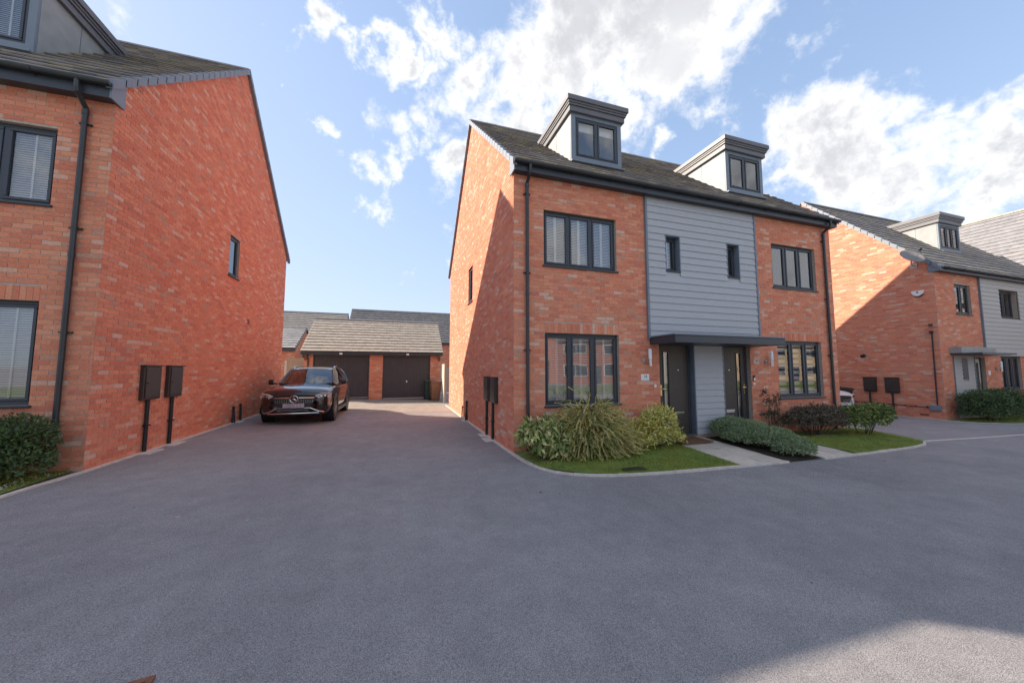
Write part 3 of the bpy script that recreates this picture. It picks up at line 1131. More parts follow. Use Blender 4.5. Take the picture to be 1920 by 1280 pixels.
    for u in (6.77, 7.67):
        m = MB(); F.box(m, u, u + .02, -.15, .045, .13, 2.31); m.build('corner_trim', M_TRIM, h)
    # windows
    for i, a in enumerate(wins):
        window(F, h, *a, 3, .07, blind=('slats', 'slats', None, 'bands')[i], shut=1.0, bar=.03 if i < 2 else .012)
    for i, a in enumerate(smalls):
        window(F, h, a[0] + .018, a[1] - .018, a[2], a[3] - .018, 1, .10, blind='slats' if i == 0 else 'top', fw=.045)
    G = Face((HX0, HY1), (0, -1, 0), (-1, 0, 0))
    window(G, h, *gw[0], 1, .05)
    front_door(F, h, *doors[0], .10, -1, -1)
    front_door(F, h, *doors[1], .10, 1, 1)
    # canopy over both doors
    c = MB().box((5.54, 6.03, 2.235), (8.76, HY0 - .004, 2.395)).build('canopy', M_FRAME, h, bevel=.006)
    boxo('canopy_edge', (5.515, 6.005, 2.397), (8.785, HY0 - .004, 2.425), M_TRIM, c)
    # dormers
    rfn = lambda z: HY0 + (z - EAVE) / SLOPE
    dormer(h, 3.99, 5.44, 7.58, 6.86, 8.07, 8.44, rfn)
    dormer(h, 9.00, 10.45, 7.58, 6.86, 8.07, 8.44, rfn, blind=None)
    return h


build_main()
# =================================================================== the house across the drive
LX1, LX0, LY0, LY1 = -4.415, -14.1, 7.14, 16.45
LE, LSL = 6.30, 0.885
LRY = (LY0 + LY1) / 2
LRZ = LE + LSL * (LRY - LY0)
LSOF = 5.92


def build_left():
    gz0 = 0.15
    h = thing('semi_detached_house', (-9, 11.8, gz0), 'red brick house with blank side wall and small upper window along the parked black car', 'house', 'red brick houses round the road')
    F = Face((0, LY0), (1, 0, 0), (0, -1, 0))
    wins = [(-6.86, -5.07, 4.15, 5.37), (-6.87, -5.08, 1.15, 2.68)]
    op = [(a - LX0, b - LX0, c, d) for a, b, c, d in wins]
    w = wall_shell('wall', h, (LX0, LY0), (1, 0, 0), (0, -1, 0), LX1 - LX0, -.05, LSOF + .1, None, op, .12)
    col = []
    bricks(w, (LX0, LY0, 0), (1, 0, 0), (0, -1, 0), LX1 - LX0, 0.0, lambda u: LSOF + .05, op + [(-1, 6.2, -1, 9)], [(op[1][0], op[1][1], 2.68)], 0.13, 21, col)
    L = LY1 - LY0
    gw = [(11.40 - LY0, 12.02 - LY0, 4.24, 5.36)]
    gt = lambda u: LE + LSL * min(u, L - u) - .05
    w2 = wall_shell('wall', h, (LX1, LY0), (0, 1, 0), (1, 0, 0), L, -.05, LE - .05, (L / 2, LRZ - .05), gw, .10)
    bricks(w2, (LX1, LY0, 0), (0, 1, 0), (1, 0, 0), L, 0.0, gt, gw, (), 0, 22, col)
    lay(col, h, 300)
    wall_shell('wall', h, (LX0, LY1), (0, -1, 0), (-1, 0, 0), L, -.05, LE - .05, (L / 2, LRZ - .05))
    wall_shell('wall', h, (LX1, LY1), (-1, 0, 0), (0, 1, 0), LX1 - LX0, -.05, LE - .05)
    boxo('ceiling', (LX0 + .1, LY0 + .2, 5.80), (LX1 - .1, LY1 - .1, 5.86), M_DARKROOM, h)
    boxo('floor_slab', (LX0 + .1, LY0 + .2, 2.95), (LX1 - .1, LY1 - .1, 3.03), M_DARKROOM, h)
    e0 = LY0 - .16
    ze = LE + LSL * (e0 - LY0)
    m = MB()
    m.quad((LX0 - .05, e0, ze), (LX1 + .05, e0, ze), (LX1 + .05, LRY, LRZ), (LX0 - .05, LRY, LRZ))
    m.quad((LX1 + .05, LY1 + .2, LE - .18), (LX0 - .05, LY1 + .2, LE - .18), (LX0 - .05, LRY, LRZ), (LX1 + .05, LRY, LRZ))
    rf = m.build('roof', M_ROOFSLAB, h)
    tiled_slope(rf, LX0 - .04, LX1 + .04, (e0 - .05, ze - .045), (LRY, LRZ), limit=200, seed=5)
    ridge_tiles(rf, LX0 - .05, LX1 + .05, LRY, LRZ + .05)
    zat = lambda y: LE + LSL * (min(y, 2 * LRY - y) - LY0)
    verge(rf, LX1 + .045, (e0 - .05, LRY), LSL, zat, 0, 1, 20)
    verge(rf, LX1 + .045, (LRY, LY1 + .2), LSL, zat, 0, 1, 20)
    yo, gz = eaves(h, LX0 - .02, LX1 + .02, LY0, LSOF, .19, 6.13)
    MB().prism([(LX1 + .025, yo - .002, LSOF - .012), (LX1 + .025, LY0 + .10, LSOF - .012), (LX1 + .025, LY0 + .10, 6.27), (LX1 + .025, yo - .002, 6.15)], (.03, 0, 0)).build('eave_end', M_TRIM, h)
    MB().prism([(LX1 + .025, LY1 - .02, LE - .22), (LX1 + .025, LY1 + .24, LE - .22), (LX1 + .025, LY1 + .24, LE - .15), (LX1 + .025, LY1 - .02, LE + .03)], (.03, 0, 0)).build('eave_end', M_TRIM, h)
    downpipe(h, -4.74, LY0, yo, gz, .30, LSOF)
    for a in wins:
        window(F, h, *a, 3, .07, blind='slats')
    G = Face((LX1, LY0), (0, 1, 0), (1, 0, 0))
    window(G, h, *gw[0], 1, .05)
    rfn = lambda z: LY0 + (z - LE) / LSL
    dormer(h, -7.28, -6.05, 7.93, 7.10, 8.36, 8.74, rfn, blind='slats')
    dormer(h, -12.47, -11.02, 7.93, 7.10, 8.36, 8.74, rfn, blind=None)
    m = MB().box((LX1 + .001, 12.86, 3.06), (LX1 + .012, 13.0, 3.20))
    m.build('vent_cover', pbr('terracotta_vent', (.20, .07, .05), .8), h)


build_left()

# =================================================================== the house at the end of the road
RX0, RX1, RY0, RY1 = 18.25, 28.0, 7.32, 15.5
RE, RSL = 5.47, 1.0
RRY = 11.40
RRZ = RE + RSL * (RRY - RY0)
RSOF = 5.17


def build_right():
    gz0 = -.10
    h = thing('brick_house', (23, 11, gz0), 'red brick house with pale grey cladding and a satellite dish on its side wall', 'house', 'red brick houses round the road')
    F = Face((0, RY0), (1, 0, 0), (0, -1, 0))
    wins = [(19.48, 20.52, 3.70, 4.81), (22.20, 23.66, .88, 2.18)]
    cw = [(22.45, 23.90, 3.70, 4.81)]
    door = (20.32, 21.06, .0, 2.12)
    CL0, CLZ = 21.08, 2.32
    op = [(a - RX0, b - RX0, c, d) for a, b, c, d in wins] + [(a - RX0, b - RX0, c, d, .16) for a, b, c, d in cw] + [(door[0] - RX0, door[1] - RX0, door[2], door[3], .17)]
    w = wall_shell('wall', h, (RX0, RY0), (1, 0, 0), (0, -1, 0), RX1 - RX0, -.3, RSOF + .1, None, op, .12)
    col = []
    holes = [q[:4] for q in op] + [(CL0 - RX0, 20, CLZ, 9), (18.95 - RX0, 20.32 - RX0, -1, 2.15), (24.6 - RX0, 20, -1, 9)]
    bricks(w, (RX0, RY0, 0), (1, 0, 0), (0, -1, 0), RX1 - RX0, -.25, lambda u: RSOF + .05, holes, (), 0, 31, col)
    L = RY1 - RY0
    gt = lambda u: RE + RSL * min(u, L - u) - .05
    w2 = wall_shell('wall', h, (RX0, RY1), (0, -1, 0), (-1, 0, 0), L, -.3, RE - .05, (L / 2, RE + RSL * L / 2 - .05))
    bricks(w2, (RX0, RY1, 0), (0, -1, 0), (-1, 0, 0), L, -.25, gt, (), (), .05, 32, col)
    lay(col, h, 300)
    wall_shell('wall', h, (RX1, RY0), (0, 1, 0), (1, 0, 0), L, -.3, RE - .05, (L / 2, RE + RSL * L / 2 - .05))
    wall_shell('wall', h, (RX1, RY1), (-1, 0, 0), (0, 1, 0), RX1 - RX0, -.3, RE - .05)
    boxo('ceiling', (RX0 + .1, RY0 + .2, 5.0), (RX1 - .1, RY1 - .1, 5.06), M_DARKROOM, h)
    e0 = RY0 - .16
    ze = RE + RSL * (e0 - RY0)
    m = MB()
    m.quad((RX0 - .05, e0, ze), (RX1 + .05, e0, ze), (RX1 + .05, RRY, RRZ), (RX0 - .05, RRY, RRZ))
    m.quad((RX1 + .05, RY1 + .2, RE - .18), (RX0 - .05, RY1 + .2, RE - .18), (RX0 - .05, RRY, RRZ), (RX1 + .05, RRY, RRZ))
    rf = m.build('roof', M_ROOFSLAB, h)
    tiled_slope(rf, RX0 - .04, RX1 + .04, (e0 - .05, ze - .05), (RRY, RRZ), limit=200, seed=6)
    ridge_tiles(rf, RX0 - .05, RX1 + .05, RRY, RRZ + .05)
    zat = lambda y: RE + RSL * (min(y, 2 * RRY - y) - RY0)
    verge(rf, RX0 - .045, (e0 - .05, RRY), RSL, zat, 0, -1, 20)
    yo, gz = eaves(h, RX0 - .02, RX1 + .02, RY0, RSOF, .19, 5.32)
    MB().prism([(RX0 - .025, yo - .002, RSOF - .012), (RX0 - .025, RY0 + .10, RSOF - .012), (RX0 - .025, RY0 + .10, 5.45), (RX0 - .025, yo - .002, 5.33)], (-.03, 0, 0)).build('eave_end', M_TRIM, h)
    cladding(F, h, CL0 + .05, RX1 - .3, CLZ, RSOF, cw, .166, .03, M_CLAD_WARM)
    m = MB(); F.box(m, CL0, CL0 + .05, -.005, .062, CLZ - .03, RSOF - .003); m.build('corner_trim', M_TRIM, h)
    m = MB(); F.box(m, CL0 + .05, RX1 - .3, 0, .058, CLZ - .14, CLZ - .002); m.build('base_trim', M_CLAD_WARM, h)
    window(F, h, *wins[0], 2, .07)
    window(F, h, *wins[1], 3, .07, blind=None)
    window(F, h, *cw[0], 2, .13)
    cladding(F, h, 18.98, 20.30, -.1, 2.16, [(19.5, 19.85, 1.3, 2.05)], .148, .0, M_CLAD_WARM)
    for u in (18.95, 20.30):
        m = MB(); F.box(m, u, u + .03, -.15, .03, -.1, 2.16); m.build('corner_trim', M_TRIM, h)
    m = MB(); F.box(m, 19.5, 19.85, -.01, .02, 1.3, 2.05); m.build('window', M_FRAME, h)
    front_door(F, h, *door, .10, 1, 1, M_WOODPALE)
    c = boxo('canopy', (18.82, RY0 - .75, 2.18), (21.06, RY0 - .004, 2.24), M_FRAME, h)
    boxo('canopy_upstand', (18.80, RY0 - .30, 2.242), (21.06, RY0 - .004, 2.46), M_LEAD, c)
    rfn = lambda z: RY0 + (z - RE) / RSL
    dormer(h, 22.02, 23.62, 8.56, 6.78, 7.97, 8.38, rfn, lights=3, blind=None)


build_right()


# =================================================================== double garage at the end of the drive
def build_garage():
    X0, X1, Y0, YR, ZE = -4.55, 2.36, 20.63, 23.5, 2.62
    h = thing('double_garage', (-1.1, 23, .08), 'low brick double garage with two dark ribbed doors and pale tiled roof', 'garage')
    g0 = .0
    dz = 2.43
    d1, d2 = (-4.12, -1.40), (-.73, 1.80)
    op = [(d1[0] - X0, d1[1] - X0, g0, dz, .15), (d2[0] - X0, d2[1] - X0, g0, dz, .15)]
    w = wall_shell('wall', h, (X0, Y0), (1, 0, 0), (0, -1, 0), X1 - X0, -.1, ZE, None, op)
    col = []
    bricks(w, (X0, Y0, 0), (1, 0, 0), (0, -1, 0), X1 - X0, -.05, lambda u: ZE, [q[:4] for q in op], (), 0, 41, col)
    w2 = wall_shell('wall', h, (X1, Y0), (0, 1, 0), (1, 0, 0), 5.7, -.1, ZE - .1, (2.85, 4.5))
    wall_shell('wall', h, (X0, Y0 + 5.7), (0, -1, 0), (-1, 0, 0), 5.7, -.1, ZE - .1, (2.85, 4.5))
    wall_shell('wall', h, (X1, Y0 + 5.7), (-1, 0, 0), (0, 1, 0), X1 - X0, -.1, ZE - .1)
    lay(col, h, 120)
    for n, (a, b) in enumerate((d1, d2)):
        m = MB()
        y = Y0 + .10
        k = int((b - a) / .075)
        wv = (b - a) / k
        pts = []
        for i in range(k):
            x = a + i * wv
            pts += [(x, y), (x + wv * .15, y), (x + wv * .25, y - .016), (x + wv * .75, y - .016), (x + wv * .85, y)]
        pts.append((b, y))
        m.grid([[(x, yy, ground_z(x) + .02) for x, yy in pts], [(x, yy, dz) for x, yy in pts]])
        d = m.build('garage_door', M_GDOOR, h)
        MB().box((a, y - .03, ground_z(a) + .005), (b, y + .02, ground_z(a) + .05)).build('door_seal', M_STEEL, d)
        c = (a + b) / 2
        m = MB().box((c - .02, y - .035, .93), (c + .02, y - .017, 1.05))
        m.tube([(c, y - .03, 1.0), (c, y - .07, 1.0)], .012, 8)
        m.box((c - .05, y - .08, .99), (c + .05, y - .07, 1.01))
        m.build('handle', M_CHROME, d)
        m = MB()
        for q in ((a - .0, a + .05), (b - .05, b)):
            m.box((q[0], Y0 + .03, ground_z(a)), (q[1], Y0 + .09, dz))
        m.box((a, Y0 + .03, dz - .07), (b, Y0 + .09, dz + .0))
        m.build('door_frame', M_GDOOR, d)
    m = MB()
    e0, ze = Y0 - .26, ZE - .03
    yr, zr = YR, 4.62
    m.quad((X0 - .12, e0, ze), (X1 + .12, e0, ze), (X1 + .12, yr, zr), (X0 - .12, yr, zr))
    m.quad((X1 + .12, 2 * yr - e0, ze), (X0 - .12, 2 * yr - e0, ze), (X0 - .12, yr, zr), (X1 + .12, yr, zr))
    rf = m.build('roof', M_ROOFSLAB, h)
    tones = [(.40, .35, .285), (.415, .365, .30), (.39, .34, .275), (.42, .37, .305)]
    tiled_slope(rf, X0 - .11, X1 + .11, (e0 - .04, ze - .02), (yr, zr), gauge=.315, limit=160, tones=tones, seed=8)
    ridge_tiles(rf, X0 - .12, X1 + .12, yr, zr + .05)
    boxo('fascia', (X0 - .10, Y0 - .22, ZE - .20), (X1 + .10, Y0 - .20, ZE - .02), M_FRAME, h)
    boxo('soffit', (X0 - .10, Y0 - .20, ZE - .20), (X1 + .10, Y0 - .004, ZE - .185), M_FRAME, h)
    for x in (X0 + .02, X1 - .14):
        MB().prism([(x, Y0 - .005, ZE - .5), (x, Y0 - .20, ZE - .21), (x, Y0 - .005, ZE - .21)], (.12, 0, 0)).build('corbel', M_BRICK if False else M_BIN, h)
    m = MB().tube([(-4.33, Y0 - .24, ZE - .16), (-4.33, Y0 - .20, ZE - .28), (-4.33, Y0 - .06, ZE - .45), (-4.33, Y0 - .06, .1)], .034, 10)
    m.build('downpipe', M_GUTTER, h)
    for i, c in enumerate((-2.78, .55)):
        m = MB().box((c - .07, Y0 - .34, ZE - .19), (c + .07, Y0 - .225, ZE - .10))
        o = m.build('security_light', M_WHITE, None, bevel=.01)
        tag(o, 'small white floodlight on the fascia over the garage door ' + ('behind the black car' if i == 0 else 'beside the brown bin'), 'light', 'garage floodlights')
    # camera on the left corner
    m = MB().box((-4.62, Y0 - .12, 2.36), (-4.50, Y0 - .004, 2.46))
    m.tube([(-4.56, Y0 - .10, 2.33), (-4.50, Y0 - .30, 2.30)], .05, 10)
    tag(m.build('security_camera', M_BLACKPL), 'small black security camera on the brick corner of the garage', 'camera')


build_garage()


# =================================================================== houses further back
def back_house(label, x0, x1, y0, half, ze, zr, tones, seed, gable='none', limit=60, wall_z=0.0):
    h = thing('far_house', ((x0 + x1) / 2, y0 + half, 0), label, 'house', 'houses beyond the garage')
    col = []
    w = wall_shell('wall', h, (x0, y0), (1, 0, 0), (0, -1, 0), x1 - x0, -.1, ze)
    bricks(w, (x0, y0, 0), (1, 0, 0), (0, -1, 0), x1 - x0, max(-.05, ze - 2.2), lambda u: ze, (), (), 0, seed, col)
    w2 = wall_shell('wall', h, (x1, y0), (0, 1, 0), (1, 0, 0), half * 2, -.1, ze - .05, (half, zr - .06))
    sl = (zr - ze) / half
    bricks(w2, (x1, y0, 0), (0, 1, 0), (1, 0, 0), half * 2, max(-.05, ze - 2.2), lambda u: ze + sl * min(u, 2 * half - u) - .08, (), (), 0, seed + 1, col)
    wall_shell('wall', h, (x0, y0 + 2 * half), (0, -1, 0), (-1, 0, 0), half * 2, -.1, ze - .05, (half, zr - .06))
    wall_shell('wall', h, (x1, y0 + 2 * half), (-1, 0, 0), (0, 1, 0), x1 - x0, -.1, ze)
    lay(col, h, 0)
    m = MB()
    m.quad((x0 - .1, y0 - .2, ze - .2 * sl), (x1 + .1, y0 - .2, ze - .2 * sl), (x1 + .1, y0 + half, zr), (x0 - .1, y0 + half, zr))
    m.quad((x1 + .1, y0 + 2 * half + .2, ze - .2 * sl), (x0 - .1, y0 + 2 * half + .2, ze - .2 * sl), (x0 - .1, y0 + half, zr), (x1 + .1, y0 + half, zr))
    rf = m.build('roof', M_ROOFSLAB, h)
    tiled_slope(rf, x0 - .1, x1 + .1, (y0 - .22, ze - .22 * sl), (y0 + half, zr), gauge=.34, tw=.33, tones=tones, limit=limit, seed=seed)
    ridge_tiles(rf, x0 - .1, x1 + .1, y0 + half, zr + .04)
    boxo('fascia', (x0 - .1, y0 - .20, ze - .30), (x1 + .1, y0 - .17, ze - .12), M_FRAME, h)
    MB().prism([(x1 + .08, y0 - .22, ze - .32), (x1 + .08, y0 - .22, ze - .22 * sl + .06), (x1 + .08, y0 + half, zr + .06), (x1 + .08, y0 + half, zr - .10)], (.03, 0, 0)).build('bargeboard', M_FRAME, h)
    return h


PALE = [(.36, .31, .26), (.38, .33, .28), (.34, .295, .25)]
GREYT = [(.165, .160, .158), (.185, .178, .175), (.150, .146, .146)]
back_house('grey tiled house standing directly behind the double garage', -3.75, 12.0, 30.0, 3.6, 4.0, 6.85, GREYT, 51)
back_house('pale tiled house far behind the wooden fence', -30, -5.7, 42.0, 4.0, 4.6, 8.2, PALE, 55, limit=0)
back_house('small brick outbuilding with pale tiles behind the wooden fence', -14.0, -5.95, 24.6, 2.5, 3.05, 4.42, [(.33, .32, .31), (.36, .35, .335), (.30, .29, .285)], 57)


def big_roof():
    h = thing('far_house', (36, 14, -.1), 'large house roof of plain grey tiles rising behind the dormer of the end house', 'house', 'houses beyond the garage')
    X, Z = 34.0, 10.75
    sl = 0.95
    x_e = X - 6.0
    m = MB()
    m.quad((x_e, 4.0, Z - 6 * sl), (x_e, 24, Z - 6 * sl), (X, 24, Z), (X, 4.0, Z))
    m.quad((X + 6, 24, Z - 6 * sl), (X + 6, 4.0, Z - 6 * sl), (X, 4.0, Z), (X, 24, Z))
    rf = m.build('roof', M_ROOFSLAB, h)
    tones = [(.25, .245, .25), (.265, .255, .26), (.24, .235, .24), (.27, .26, .262)]
    # courses run along y on this slope
    tiled_slope(rf, 4.0, 24.0, (x_e, Z - 6 * sl), (X, Z), gauge=.36, tw=.62, tones=tones, limit=250, axis='y', seed=9)
    ridge_tiles(rf, 4.0, 24.0, X, Z + .05, 'y', [(.42, .36, .28)])
    zw = Z - 6 * sl + .2
    wall_shell('wall', h, (x_e + .3, 24), (0, -1, 0), (-1, 0, 0), 20, -.3, zw)
    wall_shell('wall', h, (X + 5.7, 4), (0, 1, 0), (1, 0, 0), 20, -.3, zw)
    wall_shell('wall', h, (x_e + .3, 4), (1, 0, 0), (0, -1, 0), 11.4, -.3, zw, (5.7, Z - .1))
    wall_shell('wall', h, (X + 5.7, 24), (-1, 0, 0), (0, 1, 0), 11.4, -.3, zw, (5.7, Z - .1))


big_roof()
# =================================================================== kerbs, lawns, paths
def strip_pieces(name, parent_name, pts, width, height, piece, mat, inner=0.0, label=None):
    """a run of edging stones laid along a polyline; each stone its own piece"""
    # resample
    P = [Vector((x, y, 0)) for x, y in pts]
    d = [0]
    for a, b in zip(P, P[1:]):
        d.append(d[-1] + (b - a).length)
    n = max(1, int(round(d[-1] / piece)))
    def at(s):
        for i in range(len(P) - 1):
            if s <= d[i + 1] + 1e-6:
                t = (s - d[i]) / max(1e-6, d[i + 1] - d[i])
                return P[i].lerp(P[i + 1], t)
        return P[-1]
    e = bpy.data.objects.new(parent_name, None)
    place(e, (P[0].x, P[0].y, ground_z(P[0].x)))
    tag(e, kind='structure')
    for i in range(n):
        sub = 3
        rows = [at(d[-1] * (i + k / sub) / n) for k in range(sub + 1)]
        m = MB()
        A, B = [], []
        for k, p in enumerate(rows):
            q = at(min(d[-1], d[-1] * (i + k / sub) / n + .02)) - at(max(0, d[-1] * (i + k / sub) / n - .02))
            nn = Vector((-q.y, q.x, 0)).normalized() * width / 2
            A.append(p + nn); B.append(p - nn)
        # small open joints at both ends
        t0 = (rows[1] - rows[0]).normalized() * .003; t1 = (rows[-1] - rows[-2]).normalized() * .003
        A[0] += t0; B[0] += t0; A[-1] -= t1; B[-1] -= t1
        jit = rnd.uniform(-.003, .003)
        for k in range(sub):
            z = lambda p: ground_z(p.x)
            m.hexa([(*A[k].xy, z(A[k]) - .08), (*A[k + 1].xy, z(A[k + 1]) - .08), (*B[k + 1].xy, z(B[k + 1]) - .08), (*B[k].xy, z(B[k]) - .08),
                    (*A[k].xy, z(A[k]) + height + jit), (*A[k + 1].xy, z(A[k + 1]) + height + jit), (*B[k + 1].xy, z(B[k + 1]) + height + jit), (*B[k].xy, z(B[k]) + height + jit)])
        m.build(name, mat, e)
    return e


KERB = [(2.20, 6.80), (2.22, 6.40), (2.25, 6.05), (2.33, 5.70), (2.46, 5.45), (2.66, 5.26), (2.95, 5.11), (3.35, 5.00), (3.9, 4.94), (4.6, 4.91), (5.9, 4.90), (7.0, 4.90)]
strip_pieces('kerb_stone', 'kerb', KERB, .065, .035, .9, M_CONC)
KERB2 = [(7.95, 4.90), (9.0, 4.93), (10.2, 4.98), (11.2, 5.05), (11.8, 5.14), (12.15, 5.28), (12.35, 5.50), (12.55, 5.90), (12.85, 6.5), (13.1, 7.0)]
strip_pieces('kerb_stone', 'kerb', KERB2, .065, .035, .9, M_CONC)
strip_pieces('edging_stone', 'drive_edging', [(2.20, 6.85), (2.20, 16.9)], .07, .02, .9, M_CONC)
strip_pieces('edging_stone', 'drive_edging', [(-4.375, 16.5), (-4.375, 7.1), (-4.43, 6.4), (-4.44, 4.0), (-4.44, 1.0)], .07, .02, .9, M_CONC)
strip_pieces('channel_stone', 'drive_channel', [(12.38, 5.42), (15.0, 5.2), (18.0, 5.0), (26, 4.6)], .06, .006, .9, M_CONC)
strip_pieces('edging_stone', 'drive_edging', [(18.20, 16), (18.20, 7.3), (18.2, 6.75), (19.2, 6.2), (22, 5.6), (27, 5.2)], .06, .015, .9, M_CONC)

# the flat stones the meter pipes stand on
for (x, y, w) in ((2.10, 8.93, .16), (2.08, 8.35, .20), (-4.29, 8.42, .20), (-4.29, 9.17, .20), (2.11, 11.7, .12), (-4.30, 12.35, .16)):
    o = boxo('pipe_footing', (x - w / 2, y - .22, ground_z(x) - .03), (x + w / 2, y + .22, ground_z(x) + .014), M_CONC)
    tag(o, kind='structure')


def poly_sheet(name, outline, zf, mat, step=.22):
    """fills an outline (list of xy) with a grid-ish sheet following zf"""
    bm = bmesh.new()
    vs = [bm.verts.new((x, y, 0)) for x, y in outline]
    bm.faces.new(vs)
    xs = [p[0] for p in outline]; ys = [p[1] for p in outline]
    x = min(xs) + step
    while x < max(xs):
        bmesh.ops.bisect_plane(bm, geom=bm.verts[:] + bm.edges[:] + bm.faces[:], plane_co=(x, 0, 0), plane_no=(1, 0, 0)); x += step
    y = min(ys) + step
    while y < max(ys):
        bmesh.ops.bisect_plane(bm, geom=bm.verts[:] + bm.edges[:] + bm.faces[:], plane_co=(0, y, 0), plane_no=(0, 1, 0)); y += step
    for v in bm.verts:
        v.co.z = zf(v.co.x, v.co.y) + rnd.uniform(-.006, .006)
    me = bpy.data.meshes.new(name)
    bm.to_mesh(me); bm.free()
    me.polygons.foreach_set('use_smooth', [True] * len(me.polygons))
    me.materials.append(mat)
    o = bpy.data.objects.new(name, me)
    place(o, (0, 0, 0))
    tag(o, kind='structure')
    return o


def inside(p, poly):
    x, y = p
    c = False
    for i in range(len(poly)):
        (x1, y1), (x2, y2) = poly[i], poly[i - 1]
        if (y1 > y) != (y2 > y) and x < (x2 - x1) * (y - y1) / (y2 - y1) + x1:
            c = not c
    return c


def grass(outline, zf, n, label_mat=M_GRASS, hmin=.018, hmax=.045, seed=1, bare=()):
    r = random.Random(seed)
    xs = [p[0] for p in outline]; ys = [p[1] for p in outline]
    m = MB()
    k = 0
    while k < n:
        x, y = r.uniform(min(xs), max(xs)), r.uniform(min(ys), max(ys))
        if not inside((x, y), outline) or any((x - a) ** 2 / rx ** 2 + (y - b) ** 2 / ry ** 2 < 1 for a, b, rx, ry in bare):
            k += 0.2
            continue
        k += 1
        patch = math.sin(x * 3.1 + y * 1.7) * math.sin(y * 4.3 - x * 1.1)
        h = r.uniform(hmin, hmax) * (1 + .25 * patch)
        an = r.uniform(0, 6.283)
        lean = r.uniform(0, .8) * h
        wd = r.uniform(.0022, .0042)
        z = zf(x, y) - .004
        dx, dy = math.cos(an), math.sin(an)
        yel = max(0, min(1, r.gauss(.28 + .22 * patch, .25)))
        m.col = (.19 + .30 * yel, .295 + .15 * yel, .06 + .05 * yel)
        m.quad((x - dy * wd, y + dx * wd, z), (x + dy * wd, y - dx * wd, z), (x + dx * lean, y + dy * lean, z + h))
    o = m.build('grass', M_GRASS)
    tag(o, kind='stuff')
    return o


LAWN1 = [(2.25, 6.80), (2.235, 6.40), (2.262, 6.06), (2.342, 5.71), (2.47, 5.46), (2.67, 5.27), (2.955, 5.12), (3.352, 5.012), (3.9, 4.952), (4.6, 4.92), (5.85, 4.91), (5.85, 6.80)]
LAWN2 = [(9.06, 4.94), (10.2, 4.99), (11.2, 5.06), (11.79, 5.15), (12.14, 5.29), (12.34, 5.505), (12.54, 5.905), (12.84, 6.5), (13.0, 6.8), (9.06, 6.80)]
poly_sheet('lawn', LAWN1, lawn_z, M_LAWN)
poly_sheet('lawn', LAWN2, lawn_z, M_LAWN)
grass(LAWN1, lawn_z, 26000, seed=2, bare=((3.78, 5.16, .2, .07), (2.5, 6.3, .35, .5), (3.4, 6.4, .8, .35), (5.0, 6.5, .8, .25)))
grass(LAWN2, lawn_z, 17000, seed=3, bare=((11.6, 5.6, .25, .10), (10.4, 6.5, 1.2, .25)))
poly_sheet('flower_bed', [(7.03, 4.90), (7.93, 4.90), (7.93, 6.80), (7.03, 6.80)], lambda x, y: lawn_z(x, y) + .0, M_SOIL, .15)
LBED = [(-4.49, 7.10), (-4.49, 1.0), (-9, 1.0), (-9, 7.10)]
lz = lambda x, y: ground_z(max(x, -6)) + .03
poly_sheet('lawn', LBED, lz, M_LAWN, .4)
grass([(-4.49, 7.1), (-4.49, 4.5), (-7.0, 4.5), (-7.0, 7.1)], lz, 13000, seed=4)
RBED = [(18.26, 7.28), (18.26, 6.78), (19.2, 6.24), (22, 5.65), (27, 5.25), (27, 7.28)]
rz = lambda x, y: ground_z(x) + .03
poly_sheet('lawn', RBED, rz, M_LAWN, .4)
grass(RBED, rz, 9000, seed=5, hmin=.03, hmax=.06)

# daisies in the verge beside the hedge
m = MB()
for i in range(40):
    x, y = rnd.gauss(-4.62, .07), rnd.uniform(6.0, 6.75)
    z = lz(x, y) + rnd.uniform(.03, .05)
    s = .010
    m.quad((x - s, y - s, z), (x + s, y - s, z + .003), (x + s, y + s, z), (x - s, y + s, z + .003))
tag(m.build('daisies', M_WHITE), kind='stuff')

# the inspection cover sunk in the lawn
o = MB().box((3.56, 5.09, lawn_z(3.8, 5.15) - .03), (4.0, 5.24, lawn_z(3.8, 5.15) + .010)).build('inspection_cover', M_BLACKPL)
tag(o, 'small dark inspection cover sunk in the lawn by the kerb', 'cover')


def path(x0, x1, y0, y1, rows, cols, seed):
    r = random.Random(seed)
    e = bpy.data.objects.new('path', None)
    place(e, ((x0 + x1) / 2, y0, ground_z(x0)))
    tag(e, kind='structure')
    for j in range(rows):
        for i in range(cols):
            a, b = x0 + (x1 - x0) * i / cols + .004, x0 + (x1 - x0) * (i + 1) / cols - .004
            c, d = y0 + (y1 - y0) * j / rows + .005, y0 + (y1 - y0) * (j + 1) / rows - .005
            z = lambda x, y: lawn_z(x, y) - .004
            t = r.uniform(-.004, .004)
            m = MB()
            k = r.uniform(.88, 1.08)
            m.col = (.58 * k, .51 * k, .43 * k)
            m.hexa([(a, c, z(a, c) - .05), (b, c, z(b, c) - .05), (b, d, z(b, d) - .05), (a, d, z(a, d) - .05), (a, c, z(a, c) + t), (b, c, z(b, c) + t), (b, d, z(b, d) - t), (a, d, z(a, d) + t)])
            m.build('paving_slab', M_SLAB, e, bevel=.005)


path(5.88, 7.0, 4.94, 6.80, 4, 2, 1)
path(7.96, 9.03, 4.96, 6.80, 4, 2, 2)
o = MB().box((5.86, 6.28, lawn_z(6, 6.5) + .006), (6.72, 6.78, lawn_z(6, 6.6) + .026)).build('doormat', M_MAT)
tag(o, 'brown coir doormat lying in front of the door beside the yellow shrub', 'doormat')


